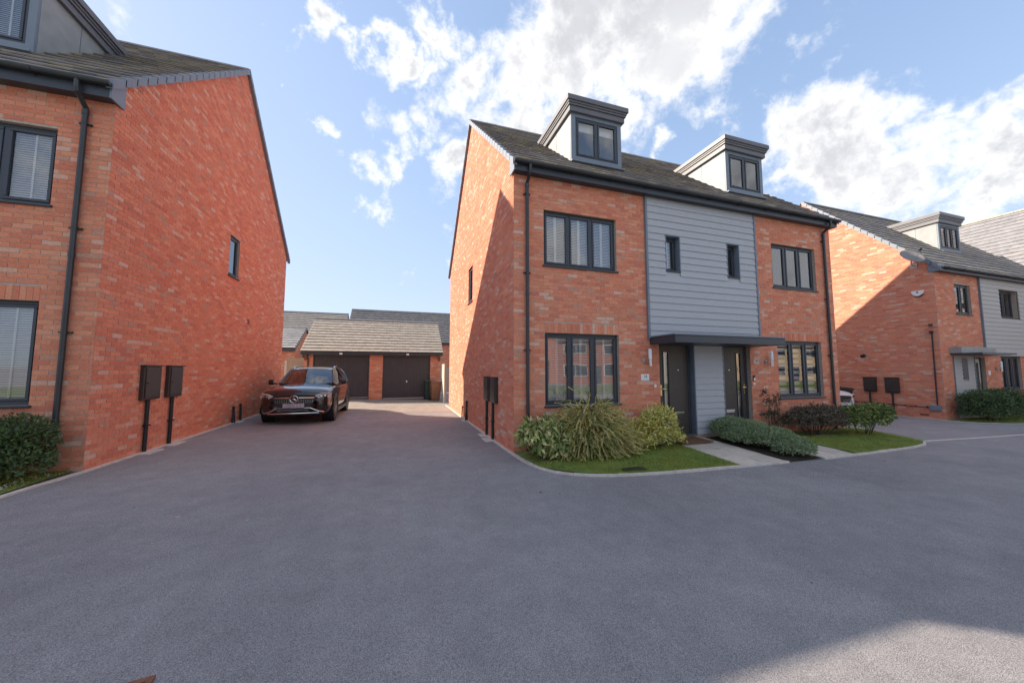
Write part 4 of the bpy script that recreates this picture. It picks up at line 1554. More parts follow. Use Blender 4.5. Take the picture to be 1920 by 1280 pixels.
# =================================================================== planting
def leaf_pts(base, dirv, nrm, L, Wd, fold=.25):
    """six-point pointed leaf as two folded quads"""
    d = dirv.normalized()
    s = d.cross(nrm)
    if s.length < 1e-4:
        s = d.orthogonal()
    s = s.normalized()
    u = s.cross(d).normalized()
    mid = base + d * L * .45
    tip = base + d * L - u * L * .10
    return [base, mid + s * Wd / 2 + u * Wd * fold, tip, mid - s * Wd / 2 + u * Wd * fold], mid


def add_leaf(m, base, dirv, nrm, L, Wd, col, fold=.25):
    (a, b, c, d), mid = leaf_pts(base, dirv, nrm, L, Wd, fold)
    m.col = col
    k = len(m.v)
    m.v += [tuple(a), tuple(b), tuple(c), tuple(d), tuple(mid)]
    m.c += [col] * 5
    m.f += [(k, k + 1, k + 4), (k + 1, k + 2, k + 4), (k + 2, k + 3, k + 4), (k + 3, k, k + 4)]


def rdir(r):
    while True:
        v = Vector((r.uniform(-1, 1), r.uniform(-1, 1), r.uniform(-1, 1)))
        if .05 < v.length < 1:
            return v.normalized()


def shrub(name, label, base, blobs, n, L, Wd, cols, cat='shrub', up=.5, droop=0.0, shell=(.72, 1.04), seed=1, mat=None, group='shrubs along the house fronts', stems=7, own=0, clump=0, fold=.25):
    """a bush of single leaves over several overlapping lobes, on real stems"""
    r = random.Random(seed)
    t = thing(name, base, label, cat, group)
    B = Vector(base)
    m = MB()
    for i in range(stems):
        c, rad = r.choice(blobs)
        e = Vector(c) + Vector((r.uniform(-.5, .5) * rad[0], r.uniform(-.5, .5) * rad[1], r.uniform(0, .5) * rad[2]))
        s = B + Vector((r.uniform(-.08, .08) + (e.x - B.x) * .35, r.uniform(-.05, .05) + (e.y - B.y) * .35, -.02))
        mid = (s + e) / 2 + Vector((r.uniform(-.05, .05), r.uniform(-.05, .05), .03))
        m.tube([s, mid, e], [.012, .008, .004], 6)
    m.build('stem', M_STEM, t)
    wts = [rad[0] * rad[1] + rad[0] * rad[2] for _, rad in blobs]
    lv = MB()
    singles = []
    tips = []
    for i in range(n):
        if clump and tips and r.random() < .8:
            c0, d0, rad = r.choice(tips[-60:])
            p = c0 + rdir(r) * clump
            d = (d0 + rdir(r) * .9).normalized()
        else:
            c, rad = r.choices(blobs, wts)[0]
            d = rdir(r)
            if d.z < -.35:
                d.z *= -.6
            k = r.uniform(*shell) * (1 + .08 * math.sin(d.x * 7 + seed) * math.cos(d.y * 6 + d.z * 5))
            p = Vector(c) + Vector((d.x * rad[0], d.y * rad[1], d.z * rad[2])) * k
            tips.append((p, d, rad))
        if p.z < B.z + .01:
            p.z = B.z + r.uniform(.01, .06)
        dirv = (d * .8 + rdir(r) * .75 + Vector((0, 0, up))).normalized()
        dirv.z -= droop
        nrm = (d + rdir(r) * .5 + Vector((0, 0, .4))).normalized()
        col = r.choice(cols)
        f = r.uniform(.8, 1.2)
        col = tuple(min(.9, q * f) for q in col)
        l_ = L * r.uniform(.7, 1.2)
        if own and len(singles) < own and p.y < B.y + .12 and r.random() < .6:
            singles.append((p, dirv, nrm, l_, col))
        else:
            add_leaf(lv, p, dirv, nrm, l_, Wd * r.uniform(.8, 1.2), col, fold)
    o = lv.build('leaves', mat or M_LEAF, t)
    tag(o, kind='stuff')
    if singles:
        shared = []
        for col in cols:
            mm = MB()
            add_leaf(mm, Vector((0, 0, 0)), Vector((1, 0, 0)), Vector((0, 0, 1)), L, Wd, col, fold)
            me = bpy.data.meshes.new('leaf')
            me.from_pydata(mm.v, [], mm.f)
            at = me.color_attributes.new('tone', 'FLOAT_COLOR', 'POINT')
            at.data.foreach_set('color', [q for c in mm.c for q in (*c, 1.0)])
            me.materials.append(mat or M_LEAF)
            shared.append(me)
        for (p, d, nrm, l_, col) in singles:
            ob = bpy.data.objects.new('leaf', r.choice(shared))
            x = d.normalized(); y = nrm.cross(x).normalized(); z = x.cross(y)
            ob.rotation_euler = Matrix((x, y, z)).transposed().to_euler()
            ob.scale = [l_ / L] * 3
            place(ob, p, t)
    return t


def gz(x, y):
    return lawn_z(x, y)


# variegated laurel at the corner
VAR = [(.40, .43, .15), (.54, .52, .24), (.20, .28, .08), (.62, .58, .30), (.16, .23, .07), (.32, .38, .12)]
shrub('laurel_shrub', 'spotted laurel with large drooping yellow-green leaves at the house corner', (2.60, 6.25, gz(2.6, 6.2)),
      [((2.52, 6.20, .36), (.36, .34, .34)), ((2.66, 6.28, .52), (.34, .32, .26)), ((2.38, 6.18, .50), (.22, .26, .24)), ((2.80, 6.05, .26), (.28, .26, .22))],
      1100, .150, .062, VAR, up=-.1, droop=.45, seed=3, own=260, shell=(.6, 1.05))

# yellow choisya by the door
YEL = [(.74, .66, .20), (.78, .72, .32), (.62, .58, .14), (.46, .47, .10), (.82, .77, .42), (.32, .36, .08)]
shrub('mexican_orange_shrub', 'bright yellow leafy shrub standing beside the doormat', (5.1, 6.35, gz(5.1, 6.3)),
      [((5.30, 6.30, .66), (.30, .26, .22)), ((5.50, 6.22, .28), (.22, .22, .18)), ((5.02, 6.35, .48), (.22, .24, .20)), ((4.62, 6.40, .34), (.26, .24, .20)), ((4.85, 6.22, .20), (.28, .2, .15)), ((5.52, 6.3, .55), (.16, .16, .15)), ((5.2, 6.15, .3), (.2, .18, .2))],
      5200, .075, .030, YEL, up=.35, seed=5, clump=.07, mat=M_LEAFMATT, shell=(.5, 1.12))


# feathery golden shrub made of arching needled shoots
def feathery(base, label):
    r = random.Random(8)
    t = thing('feathery_shrub', base, label, 'shrub', 'shrubs along the house fronts')
    B = Vector(base)
    st, lv = MB(), MB()
    cols = [(.58, .52, .20), (.68, .60, .27), (.42, .43, .16), (.32, .36, .14), (.72, .63, .33), (.50, .49, .18)]
    for i in range(1700):
        an = r.uniform(0, 6.283)
        el = r.uniform(-.05, 1.35)
        rad = math.sqrt(r.random())
        p = B + Vector((math.cos(an) * rad * .70 + r.gauss(0, .06), math.sin(an) * rad * .30, r.uniform(.04, .92) * (1 - .72 * rad * rad)))
        ln = r.uniform(.26, .56)
        d = Vector((math.cos(an) * math.cos(el) * 1.1 + r.gauss(0, .25), math.sin(an) * math.cos(el) * .7 + r.gauss(0, .25), math.sin(el) * .8))
        pts = [p.copy()]
        for k in range(7):
            d = (d + Vector((r.uniform(-.10, .10), r.uniform(-.10, .10), -.13 - .07 * math.cos(el)))).normalized()
            p = p + d * ln / 7
            if p.z < B.z + .03:
                p.z = B.z + .03
            if p.y > HY0 - .06:
                p.y = HY0 - .06
            pts.append(p.copy())
        if i < 260:
            st.tube(pts, [.006 - .0006 * k for k in range(8)], 4, caps=False)
        base_col = r.choice(cols)
        for k in range(2, 8):
            a, b = pts[k - 1], pts[k]
            dd = (b - a).normalized()
            for q in range(9):
                o = a.lerp(b, (q + r.random()) / 9)
                side = rdir(r)
                f = r.uniform(.75, 1.25)
                add_leaf(lv, o, (dd * 1.3 + side * .55), side, r.uniform(.035, .065), .013, tuple(c * f for c in base_col), .1)
    st.build('stem', M_STEM, t)
    tag(lv.build('needles', M_LEAFMATT, t), kind='stuff')


feathery((3.62, 6.25, gz(3.6, 6.2)), 'big feathery golden-green shrub spreading under the window of slatted blinds')

# grey-green hebe mound between the paths
HEB = [(.25, .33, .18), (.30, .38, .21), (.19, .26, .14), (.35, .43, .25), (.23, .30, .17)]
shrub('hebe_shrub', 'low grey-green mounded shrub growing between the two front paths', (7.5, 5.9, gz(7.5, 5.8)),
      [((7.42, 6.45, .30), (.44, .34, .26)), ((7.50, 6.05, .26), (.48, .42, .26)), ((7.60, 5.62, .20), (.46, .40, .24)), ((7.62, 5.22, .10), (.40, .32, .22)), ((7.22, 6.1, .18), (.26, .42, .2))],
      30000, .046, .020, HEB, up=.6, seed=6, mat=M_LEAFMATT, shell=(.70, 1.05))

# thin dark shrub against the wall
shrub('leggy_shrub', 'thin leggy dark shrub against the brick below the wall lamp', (9.05, 6.62, gz(9.0, 6.6)),
      [((8.75, 6.62, 1.05), (.09, .07, .20)), ((8.92, 6.62, .80), (.16, .08, .22)), ((9.22, 6.64, .85), (.10, .07, .30)), ((9.05, 6.6, .50), (.26, .12, .22)), ((8.72, 6.58, .52), (.16, .08, .12)), ((9.30, 6.58, .35), (.2, .12, .2))],
      620, .055, .030, [(.055, .075, .035), (.085, .07, .045), (.04, .055, .03), (.12, .10, .06)], up=.2, seed=7, stems=16, shell=(.3, 1.05))

# purple-brown shrub and green laurel at the far corner
shrub('purple_shrub', 'purple-brown twiggy shrub under the window with banded blind', (10.2, 6.40, gz(10.2, 6.4)),
      [((9.75, 6.45, .38), (.40, .28, .34)), ((10.25, 6.35, .40), (.46, .32, .36)), ((10.7, 6.35, .36), (.36, .30, .36))],
      13000, .056, .024, [(.17, .125, .105), (.21, .155, .13), (.11, .105, .07), (.27, .22, .18), (.10, .12, .065)], up=.2, seed=9, mat=M_LEAFMATT, clump=.03, stems=24)
shrub('laurel_shrub', 'green laurel with a few yellow leaves at the corner by the white car', (11.5, 6.15, gz(11.5, 6.1)),
      [((11.25, 6.2, .36), (.40, .32, .36)), ((11.75, 6.05, .42), (.36, .30, .34)), ((12.0, 5.95, .50), (.22, .22, .26))],
      4200, .095, .038, [(.12, .18, .06), (.15, .21, .07), (.09, .13, .05), (.19, .23, .08), (.42, .45, .10)], up=.1, droop=.15, seed=10)

# hedges
def hedge(label, x0, x1, y0, y1, z0, z1, n, seed, cols, L=.05, name='hedge'):
    blobs = []
    r = random.Random(seed)
    nx = max(2, int((x1 - x0) / .42))
    for i in range(nx):
        for zf in (.3, .68):
            blobs.append((((x0 + (x1 - x0) * (i + .5) / nx), (y0 + y1) / 2 + r.uniform(-.05, .05), z0 + (z1 - z0) * zf), ((x1 - x0) / nx * .85, (y1 - y0) / 2 * r.uniform(.9, 1.12), (z1 - z0) * .36 * r.uniform(.9, 1.1))))
    return shrub(name, label, ((x0 + x1) / 2, (y0 + y1) / 2, z0), blobs, n, L, L * .42, cols, cat='hedge', up=.35, seed=seed, group='clipped hedges', stems=14, shell=(.68, 1.08), clump=0)


DK = [(.080, .135, .052), (.105, .17, .065), (.060, .10, .045), (.14, .205, .07), (.085, .14, .075)]
hedge('dense dark green hedge below the windows of the blank-sided house', -7.4, -4.62, 6.30, 7.0, .16, 1.0, 34000, 21, DK + [(.11, .16, .05)], .060)
hedge('dark green hedge below the lean-to canopy of the end house', 18.45, 20.6, 6.25, 7.15, -.08, .92, 13000, 22, DK + [(.08, .11, .045)], .075)
hedge('low green hedge under the front window of the end house', 21.0, 24.6, 6.2, 7.0, -.08, .72, 9000, 23, [(.045, .085, .03), (.06, .11, .035), (.08, .13, .04)], .06)
m = MB()
for k in range(9):
    a = Vector((-5.4 + .1 * k, 6.55, .85)); b = a + Vector((rnd.uniform(.2, .55), rnd.uniform(-.15, .1), rnd.uniform(-.02, .14)))
    m.tube([a, (a + b) / 2 + Vector((0, 0, .02)), b], [.006, .005, .002], 5)
tag(m.build('hedge_shoot', M_STEM), 'thin bare shoots sticking out of the dark hedge beside the downpipe', 'shoots', kind='stuff')

# wooden stake by the verge
o = MB().prism([(-4.80, 6.10, .14), (-4.66, 6.10, .14), (-4.64, 6.10, .38), (-4.82, 6.10, .385)], (0, .05, 0)).build('wooden_stake', M_WOOD)
tag(o, 'short weathered wooden stake in the grass in front of the dark hedge', 'stake')
# iron cover at the camera's feet
def iron_cover():
    t = thing('drain_cover', (-1.45, 2.2, ground_z(-1.4)), 'rusty iron drain cover set in the asphalt', 'drain cover')
    zz = ground_z(-1.5)
    M = Matrix.Translation((-1.42, 2.19, zz)) @ Matrix.Rotation(R(9), 4, 'Z')
    f = MB()
    for a, b in (((-.3, -.23, -.02), (.3, -.2, .008)), ((-.3, .2, -.02), (.3, .23, .008)), ((-.3, -.2, -.02), (-.27, .2, .008)), ((.27, -.2, -.02), (.3, .2, .008))):
        f.box(a, b, M)
    f.build('frame', M_RUST, t)
    f = MB().box((-.262, -.192, -.02), (.262, .192, .004), M)
    for i in range(9):
        for j in range(6):
            f.box((-.24 + i * .055, -.17 + j * .06, .004), (-.205 + i * .055, -.135 + j * .06, .007), M)
    f.build('lid', M_RUST, t)


iron_cover()
# =================================================================== things on the walls
def meter_box(label, X, side, y0, y1, z0, z1, zg, group, pipe_y, bow=True):
    t = thing('meter_box', (X, (y0 + y1) / 2, z0), label, 'meter box', group)
    s = side
    d = .075
    m = MB().box((X, y0, z0), (X + s * d, y1, z1))
    b = m.build('body', M_METER, t, bevel=.012)
    m = MB().box((X + s * (d + .001), y0 + .03, z0 + .035), (X + s * (d + .014), y1 - .03, z1 - .035))
    dr = m.build('door', M_METER, t, bevel=.006)
    MB().tube([(X + s * (d + .012), y0 + .07, (z0 + z1) / 2), (X + s * (d + .026), y0 + .07, (z0 + z1) / 2)], .014, 8).build('lock', M_BLACKPL, dr)
    MB().box((X - .0, y0 - .012, z1 - .004), (X + s * (d + .03), y1 + .012, z1 + .018)).build('hood', M_METER, t)
    m = MB().tube([(X + s * .04, pipe_y, zg), (X + s * .04, pipe_y, z0 + .01)], .030, 10)
    p = m.build('pipe', M_BLACKPL, t)
    MB().box((X + s * .006, pipe_y - .05, (zg + z0) / 2 - .012), (X + s * .085, pipe_y + .05, (zg + z0) / 2 + .012)).build('clip', M_BLACKPL, p)


GB = 'meter boxes on the side walls'
meter_box('dark meter box on the shaded side wall, closer to the dark hedge', LX1, 1, 8.21, 8.70, 1.11, 1.73, .17, GB, 8.42)
meter_box('dark meter box on the shaded side wall, closer to the parked car', LX1, 1, 8.96, 9.43, 1.11, 1.73, .17, GB, 9.17)
meter_box('dark meter box on the half sunlit side wall, closer to the spotted laurel', HX0, -1, 7.98, 8.46, .88, 1.47, 0, GB, 8.33)
meter_box('dark meter box on the half sunlit side wall, closer to the garage', HX0, -1, 8.66, 9.12, .88, 1.47, 0, GB, 8.93)
meter_box('square black meter box on the end house wall, closer to the bins', RX0, -1, 9.14, 9.55, .78, 1.34, -.1, GB, 9.37)
meter_box('square black meter box on the end house wall, closer to its front corner', RX0, -1, 8.46, 8.88, .76, 1.34, -.1, GB, 8.68)


def stub_pipe(label, X, s, y, z0, z1, r=.028, flare=False):
    m = MB()
    m.tube([(X + s * .05, y, z0), (X + s * .05, y, z0 + (z1 - z0) * .4), (X + s * .045, y, z0 + (z1 - z0) * .55), (X + s * .04, y, z1)], [r * (1.7 if flare else 1), r * (1.3 if flare else 1), r, r], 10)
    m.box((X, y - r, z1 - .05), (X + s * .05, y + r, z1 - .02))
    tag(m.build('duct_pipe', M_BLACKPL), label, 'pipe', 'short black ducts at the wall foot')


stub_pipe('short black duct at the wall foot beside the parked car, slimmer one', LX1, 1, 12.62, .16, .66)
stub_pipe('short black duct with swollen foot at the wall beside the parked car', LX1, 1, 12.15, .16, .62, flare=True)
stub_pipe('slim black duct at the foot of the sunlit wall', HX0, -1, 12.45, -.03, .40, .02)
stub_pipe('swollen black duct where sun and shadow meet at the wall foot', HX0, -1, 11.66, -.03, .64, flare=True)


def wall_lamp(label, x, y, z):
    t = thing('wall_lamp', (x, y, z), label, 'lamp', 'tube lamps beside the doors')
    MB().tube([(x, y - .002, z), (x, y - .02, z)], .045, 14).build('wall_plate', M_STEEL, t)
    MB().tube([(x, y - .02, z), (x, y - .10, z), (x + .09, y - .11, z)], .012, 8).build('arm', M_STEEL, t)
    MB().tube([(x + .09, y - .11, z - .12), (x + .09, y - .11, z + .05)], .034, 14).build('holder', M_STEEL, t)
    MB().tube([(x + .09, y - .11, z + .05), (x + .09, y - .11, z + .255), (x + .09, y - .11, z + .27)], [.038, .038, .028], 14, True).build('glass_tube', M_LAMPGLASS, t, smooth=False)


wall_lamp('steel tube lamp on the wall above the white number plaque', 5.36, HY0 - PROUD, 1.86)
wall_lamp('steel tube lamp on the wall beside the banded-blind window', 9.13, HY0 - PROUD, 1.86)
wall_lamp('small tube lamp by the pale door of the end house', 21.75, RY0 - PROUD, 1.70)


def number(label, x0, x1, z0, z1, y, txt, mat):
    t = thing('house_number', ((x0 + x1) / 2, y, z0), label, 'sign', 'house number plaques')
    boxo('plaque', (x0, y - .008, z0), (x1, y - .001, z1), mat, t, bevel=.002)
    cu = bpy.data.curves.new('numeral', 'FONT')
    cu.body = txt
    cu.size = (z1 - z0) * .62
    cu.align_x = 'CENTER'; cu.align_y = 'CENTER'
    cu.extrude = .001
    tmp = bpy.data.objects.new('numeral', cu)
    COL.objects.link(tmp)
    me = bpy.data.meshes.new_from_object(tmp.evaluated_get(bpy.context.evaluated_depsgraph_get()))
    bpy.data.objects.remove(tmp)
    me.materials.clear(); me.materials.append(M_BLACKPL)
    ob = bpy.data.objects.new('numeral', me)
    ob.rotation_euler = (R(90), 0, 0)
    place(ob, ((x0 + x1) / 2 + .01, y - .0095, (z0 + z1) / 2 + .02), t)
    MB().box((x0 + .03, y - .0092, z0 + .022), (x1 - .03, y - .0081, z0 + .027)).build('rule', M_TRIM, t)


number('white plaque reading 16 below the tube lamp', 5.27, 5.49, 1.41, 1.56, HY0 - PROUD, '16', M_WHITE)
number('pinkish plaque reading 18 beside the second dark door', 8.72, 8.90, 1.80, 1.93, HY0 - PROUD, '18', pbr('pink_plaque', (.60, .47, .42), .6))
o = MB().tube([(5.65, HY0 - .004, 1.29), (5.65, HY0 - .022, 1.29)], .035, 16).build('door_bell', M_WHITE)
tag(o, 'round white bell push between the number plaque and the first door', 'doorbell')
m = MB().box((8.67, HY0 - .028, 1.38), (8.735, HY0 - .004, 1.52))
o = m.build('video_doorbell', M_BLACKPL, None, bevel=.006)
tag(o, 'black and white video doorbell below the pinkish plaque', 'doorbell')
boxo('face_plate', (8.675, HY0 - .031, 1.385), (8.73, HY0 - .0285, 1.455), M_WHITE, o)
o = MB().tube([(8.70, HY0 - .004, 1.30), (8.70, HY0 - .022, 1.30)], .035, 16).build('door_bell', M_WHITE)
tag(o, 'round white bell push under the video doorbell', 'doorbell')
boxo('plaque', (21.2, RY0 - .012, 1.45), (21.36, RY0 - .006, 1.62), M_WHITE, None)
tag(bpy.data.objects['plaque'] if 'plaque' in bpy.data.objects and bpy.data.objects['plaque'].parent is None else [o for o in bpy.data.objects if o.name.startswith('plaque') and o.parent is None][0], 'small white plaque beside the pale door of the end house', 'sign')


def dish():
    t = thing('satellite_dish', (RX0, 7.77, 5.6), 'grey satellite dish on the sunlit side wall of the end house', 'satellite dish')
    c = Vector((RX0 - .52, 7.62, 5.72))
    aim = Vector((-.35, -.70, .62)).normalized()
    a = aim.orthogonal().normalized(); b = aim.cross(a)
    m = MB()
    rows = []
    for i in range(7):
        rr = .36 * i / 6
        rows.append([c + aim * (rr * rr * .55) + (a * math.cos(t_) + b * math.sin(t_)) * rr for t_ in [2 * math.pi * k / 24 for k in range(25)]])
    m.grid(rows)
    m.build('reflector', pbr('dish_grey', (.20, .185, .175), .5), t, smooth=True, solid=.012)
    m = MB().tube([(RX0, 7.80, 5.50), (RX0 - .25, 7.75, 5.50), (RX0 - .42, 7.68, 5.62), c - aim * .03], .020, 8)
    m.box((RX0 - .02, 7.70, 5.40), (RX0 - .004, 7.90, 5.60))
    m.build('bracket', M_STEEL, t)
    tip = c + aim * .42 + Vector((0, 0, -.10))
    MB().tube([c + Vector((0, 0, -.34)) + aim * .06, tip], .010, 6).build('arm', M_STEEL, t)
    MB().tube([tip - aim * .02, tip + aim * .08], .035, 10).build('receiver', M_BLACKPL, t)


dish()


def alarm():
    t = thing('alarm_box', (RX0, 7.74, 4.4), 'white burglar alarm box on the shaded part of the end house wall', 'alarm')
    y, z = 7.74, 4.47
    pts = [(RX0 - .005, y + .17 * math.cos(a), z - .20 * abs(math.sin(a)) + .08) for a in [math.pi * k / 14 for k in range(15)]]
    MB().prism(pts, (-.07, 0, 0)).build('cover', M_WHITE, t, bevel=.012)
    MB().prism([(p[0] + .001, y + (p[1] - y) * .8, z - .06 + (p[2] - z) * .8) for p in pts], (-.05, 0, 0)).build('base', M_BLACKPL, t)
    MB().tube([(RX0 - .076, y, z + .02), (RX0 - .081, y, z + .02)], .03, 12).build('emblem', M_FRAME, t)


alarm()
# cables and ducts on the end house wall
t = thing('wall_cable', (RX0, 7.5, 0), 'black cable and duct run on the end house side wall with grey junction box', 'cable')
MB().tube([(RX0 - .03, 7.48, 2.97), (RX0 - .03, 7.50, .36)], .020, 8).build('duct', M_BLACKPL, t)
MB().tube([(RX0 - .03, 7.60, .30), (RX0 - .03, 8.6, .33), (RX0 - .03, 10.6, .36)], .012, 6).build('cable', M_BLACKPL, t)
for k in range(9):
    MB().box((RX0 - .045, 7.75 + k * .3, .30), (RX0 - .005, 7.77 + k * .3, .35)).build('clip', M_BLACKPL, t)
MB().box((RX0 - .12, 7.40, .22), (RX0 - .004, 7.68, .40)).build('junction_box', M_TRIM, t, bevel=.015)
MB().tube([(RX0 - .02, 7.48, 3.0), (RX0 - .10, 7.48, 3.0), (RX0 - .16, 7.44, 2.98)], .045, 10).build('vent_head', M_BLACKPL, t)
o = MB().tube([(RX0 - .002, 7.18 + .3, 3.25), (RX0 - .12, 7.48, 3.25), (RX0 - .2, 7.40, 3.24)], .038, 10).build('security_camera', M_BLACKPL)
tag(o, 'small black camera high on the end house wall near its front corner', 'camera')
o = MB().tube([(RX0 - .002, 9.5, 2.22), (RX0 - .10, 9.5, 2.20)], .07, 14).build('flue_vent', M_BLACKPL)
tag(o, 'round black flue outlet on the end house side wall above the meter boxes', 'vent')
o = boxo('air_brick', (RX0 - .012, 7.75, .0), (RX0 - .003, 7.97, .065), pbr('airbrick', (.22, .06, .045), .8))
tag(o, 'dark red air brick low in the end house side wall', 'air brick')


# =================================================================== fence, bins
def fence(label, x0, x1, y, z1, mat, bw=.125):
    t = thing('wooden_fence', ((x0 + x1) / 2, y, .1), label, 'fence')
    x = x0
    k = 0
    while x < x1 - .03:
        b = min(x + bw, x1)
        MB().box((x + .004, y - .012 - (.012 if k % 2 else 0), .1), (b - .004, y + .008 - (.012 if k % 2 else 0), z1 + rnd.uniform(-.008, .008))).build('board', mat, t)
        x += bw; k += 1
    for z in (.45, z1 - .3):
        boxo('rail', (x0, y + .010, z), (x1, y + .05, z + .08), mat, t)
    boxo('post', (x0 - .10, y - .03, .05), (x0 - .005, y + .06, z1 - .15), M_CONC, t)
    return t


fence('weathered wooden board fence beside the garage, behind the car', -5.35, -4.58, 20.9, 2.25, M_WOOD)
t = thing('side_gate', (2.35, 18.2, 0), 'pale painted side gate and post between brown bin and sunlit wall', 'gate')
for k in range(7):
    a = Vector((2.30 - .0 * k, 19.0 - .125 * k, 0))
    MB().box((2.28, a.y - .121, .06), (2.30, a.y - .002, 1.93)).build('board', M_WOODPALE, t)
boxo('post', (2.26, 17.98, 0), (2.36, 18.08, 1.95), M_WOOD, t)
boxo('post', (2.27, 19.02, 0), (2.37, 19.12, 1.95), M_WOODPALE, t)


def wheelie_bin(label, x, y, mat, lid_mat, rot=0.0, group='wheelie bins', sticker=False):
    z0 = ground_z(x)
    t = thing('wheelie_bin', (x, y, z0), label, 'bin', group)
    M = Matrix.Translation((x, y, z0)) @ Matrix.Rotation(rot, 4, 'Z')
    P = lambda a, b, c: tuple(M @ Vector((a, b, c)))
    m = MB()
    m.hexa([P(-.20, -.24, .06), P(.20, -.24, .06), P(.20, .22, .06), P(-.20, .22, .06), P(-.275, -.34, .96), P(.275, -.34, .96), P(.275, .33, .96), P(-.275, .33, .96)])
    b = m.build('body', mat, t, bevel=.03)
    m = MB()
    m.hexa([P(-.285, -.355, .92), P(.285, -.355, .92), P(.285, .34, .92), P(-.285, .34, .92), P(-.29, -.36, .965), P(.29, -.36, .965), P(.29, .345, .965), P(-.29, .345, .965)])
    m.build('rim', mat, b, bevel=.01)
    m = MB()
    m.grid([[P(-.295 + .59 * i / 6, -.38 + .74 * j / 6, .972 + .085 * math.sin(math.pi * min(1, (j + .6) / 6.6)) * (1 - .25 * abs(i - 3) / 3)) for i in range(7)] for j in range(7)])
    m.build('lid', lid_mat, t, smooth=True, solid=.025)
    MB().tube([P(-.24, .40, .985), P(.24, .40, .985)], .018, 8).build('handle', mat, t)
    for s in (-1, 1):
        MB().tube([P(s * .20, .24, .10), P(s * .255, .24, .10)], .10, 16).build('wheel', M_RUBBER, t)
    MB().box((-.09, -.335, .62), (.09, -.318, .64), M @ Matrix.Rotation(R(-6), 4, 'X')).build('mark', M_RENDERW, b)
    if sticker:
        MB().tube([P(.10, -.338, .74), P(.10, -.345, .74)], .075, 18).build('sticker', M_WHITE, b)
    return t


wheelie_bin('brown wheelie bin standing in front of the garage pier', 1.98, 19.45, M_BIN, M_BIN, R(4))
wheelie_bin('dark green wheelie bin tucked behind the brown one', 1.74, 20.20, M_BINGREEN, M_BINGREEN, 0)
wheelie_bin('black wheelie bin with round white sticker behind the white car', 17.25, 9.85, M_BINBLACK, M_BINBLACK, R(-35), sticker=True)


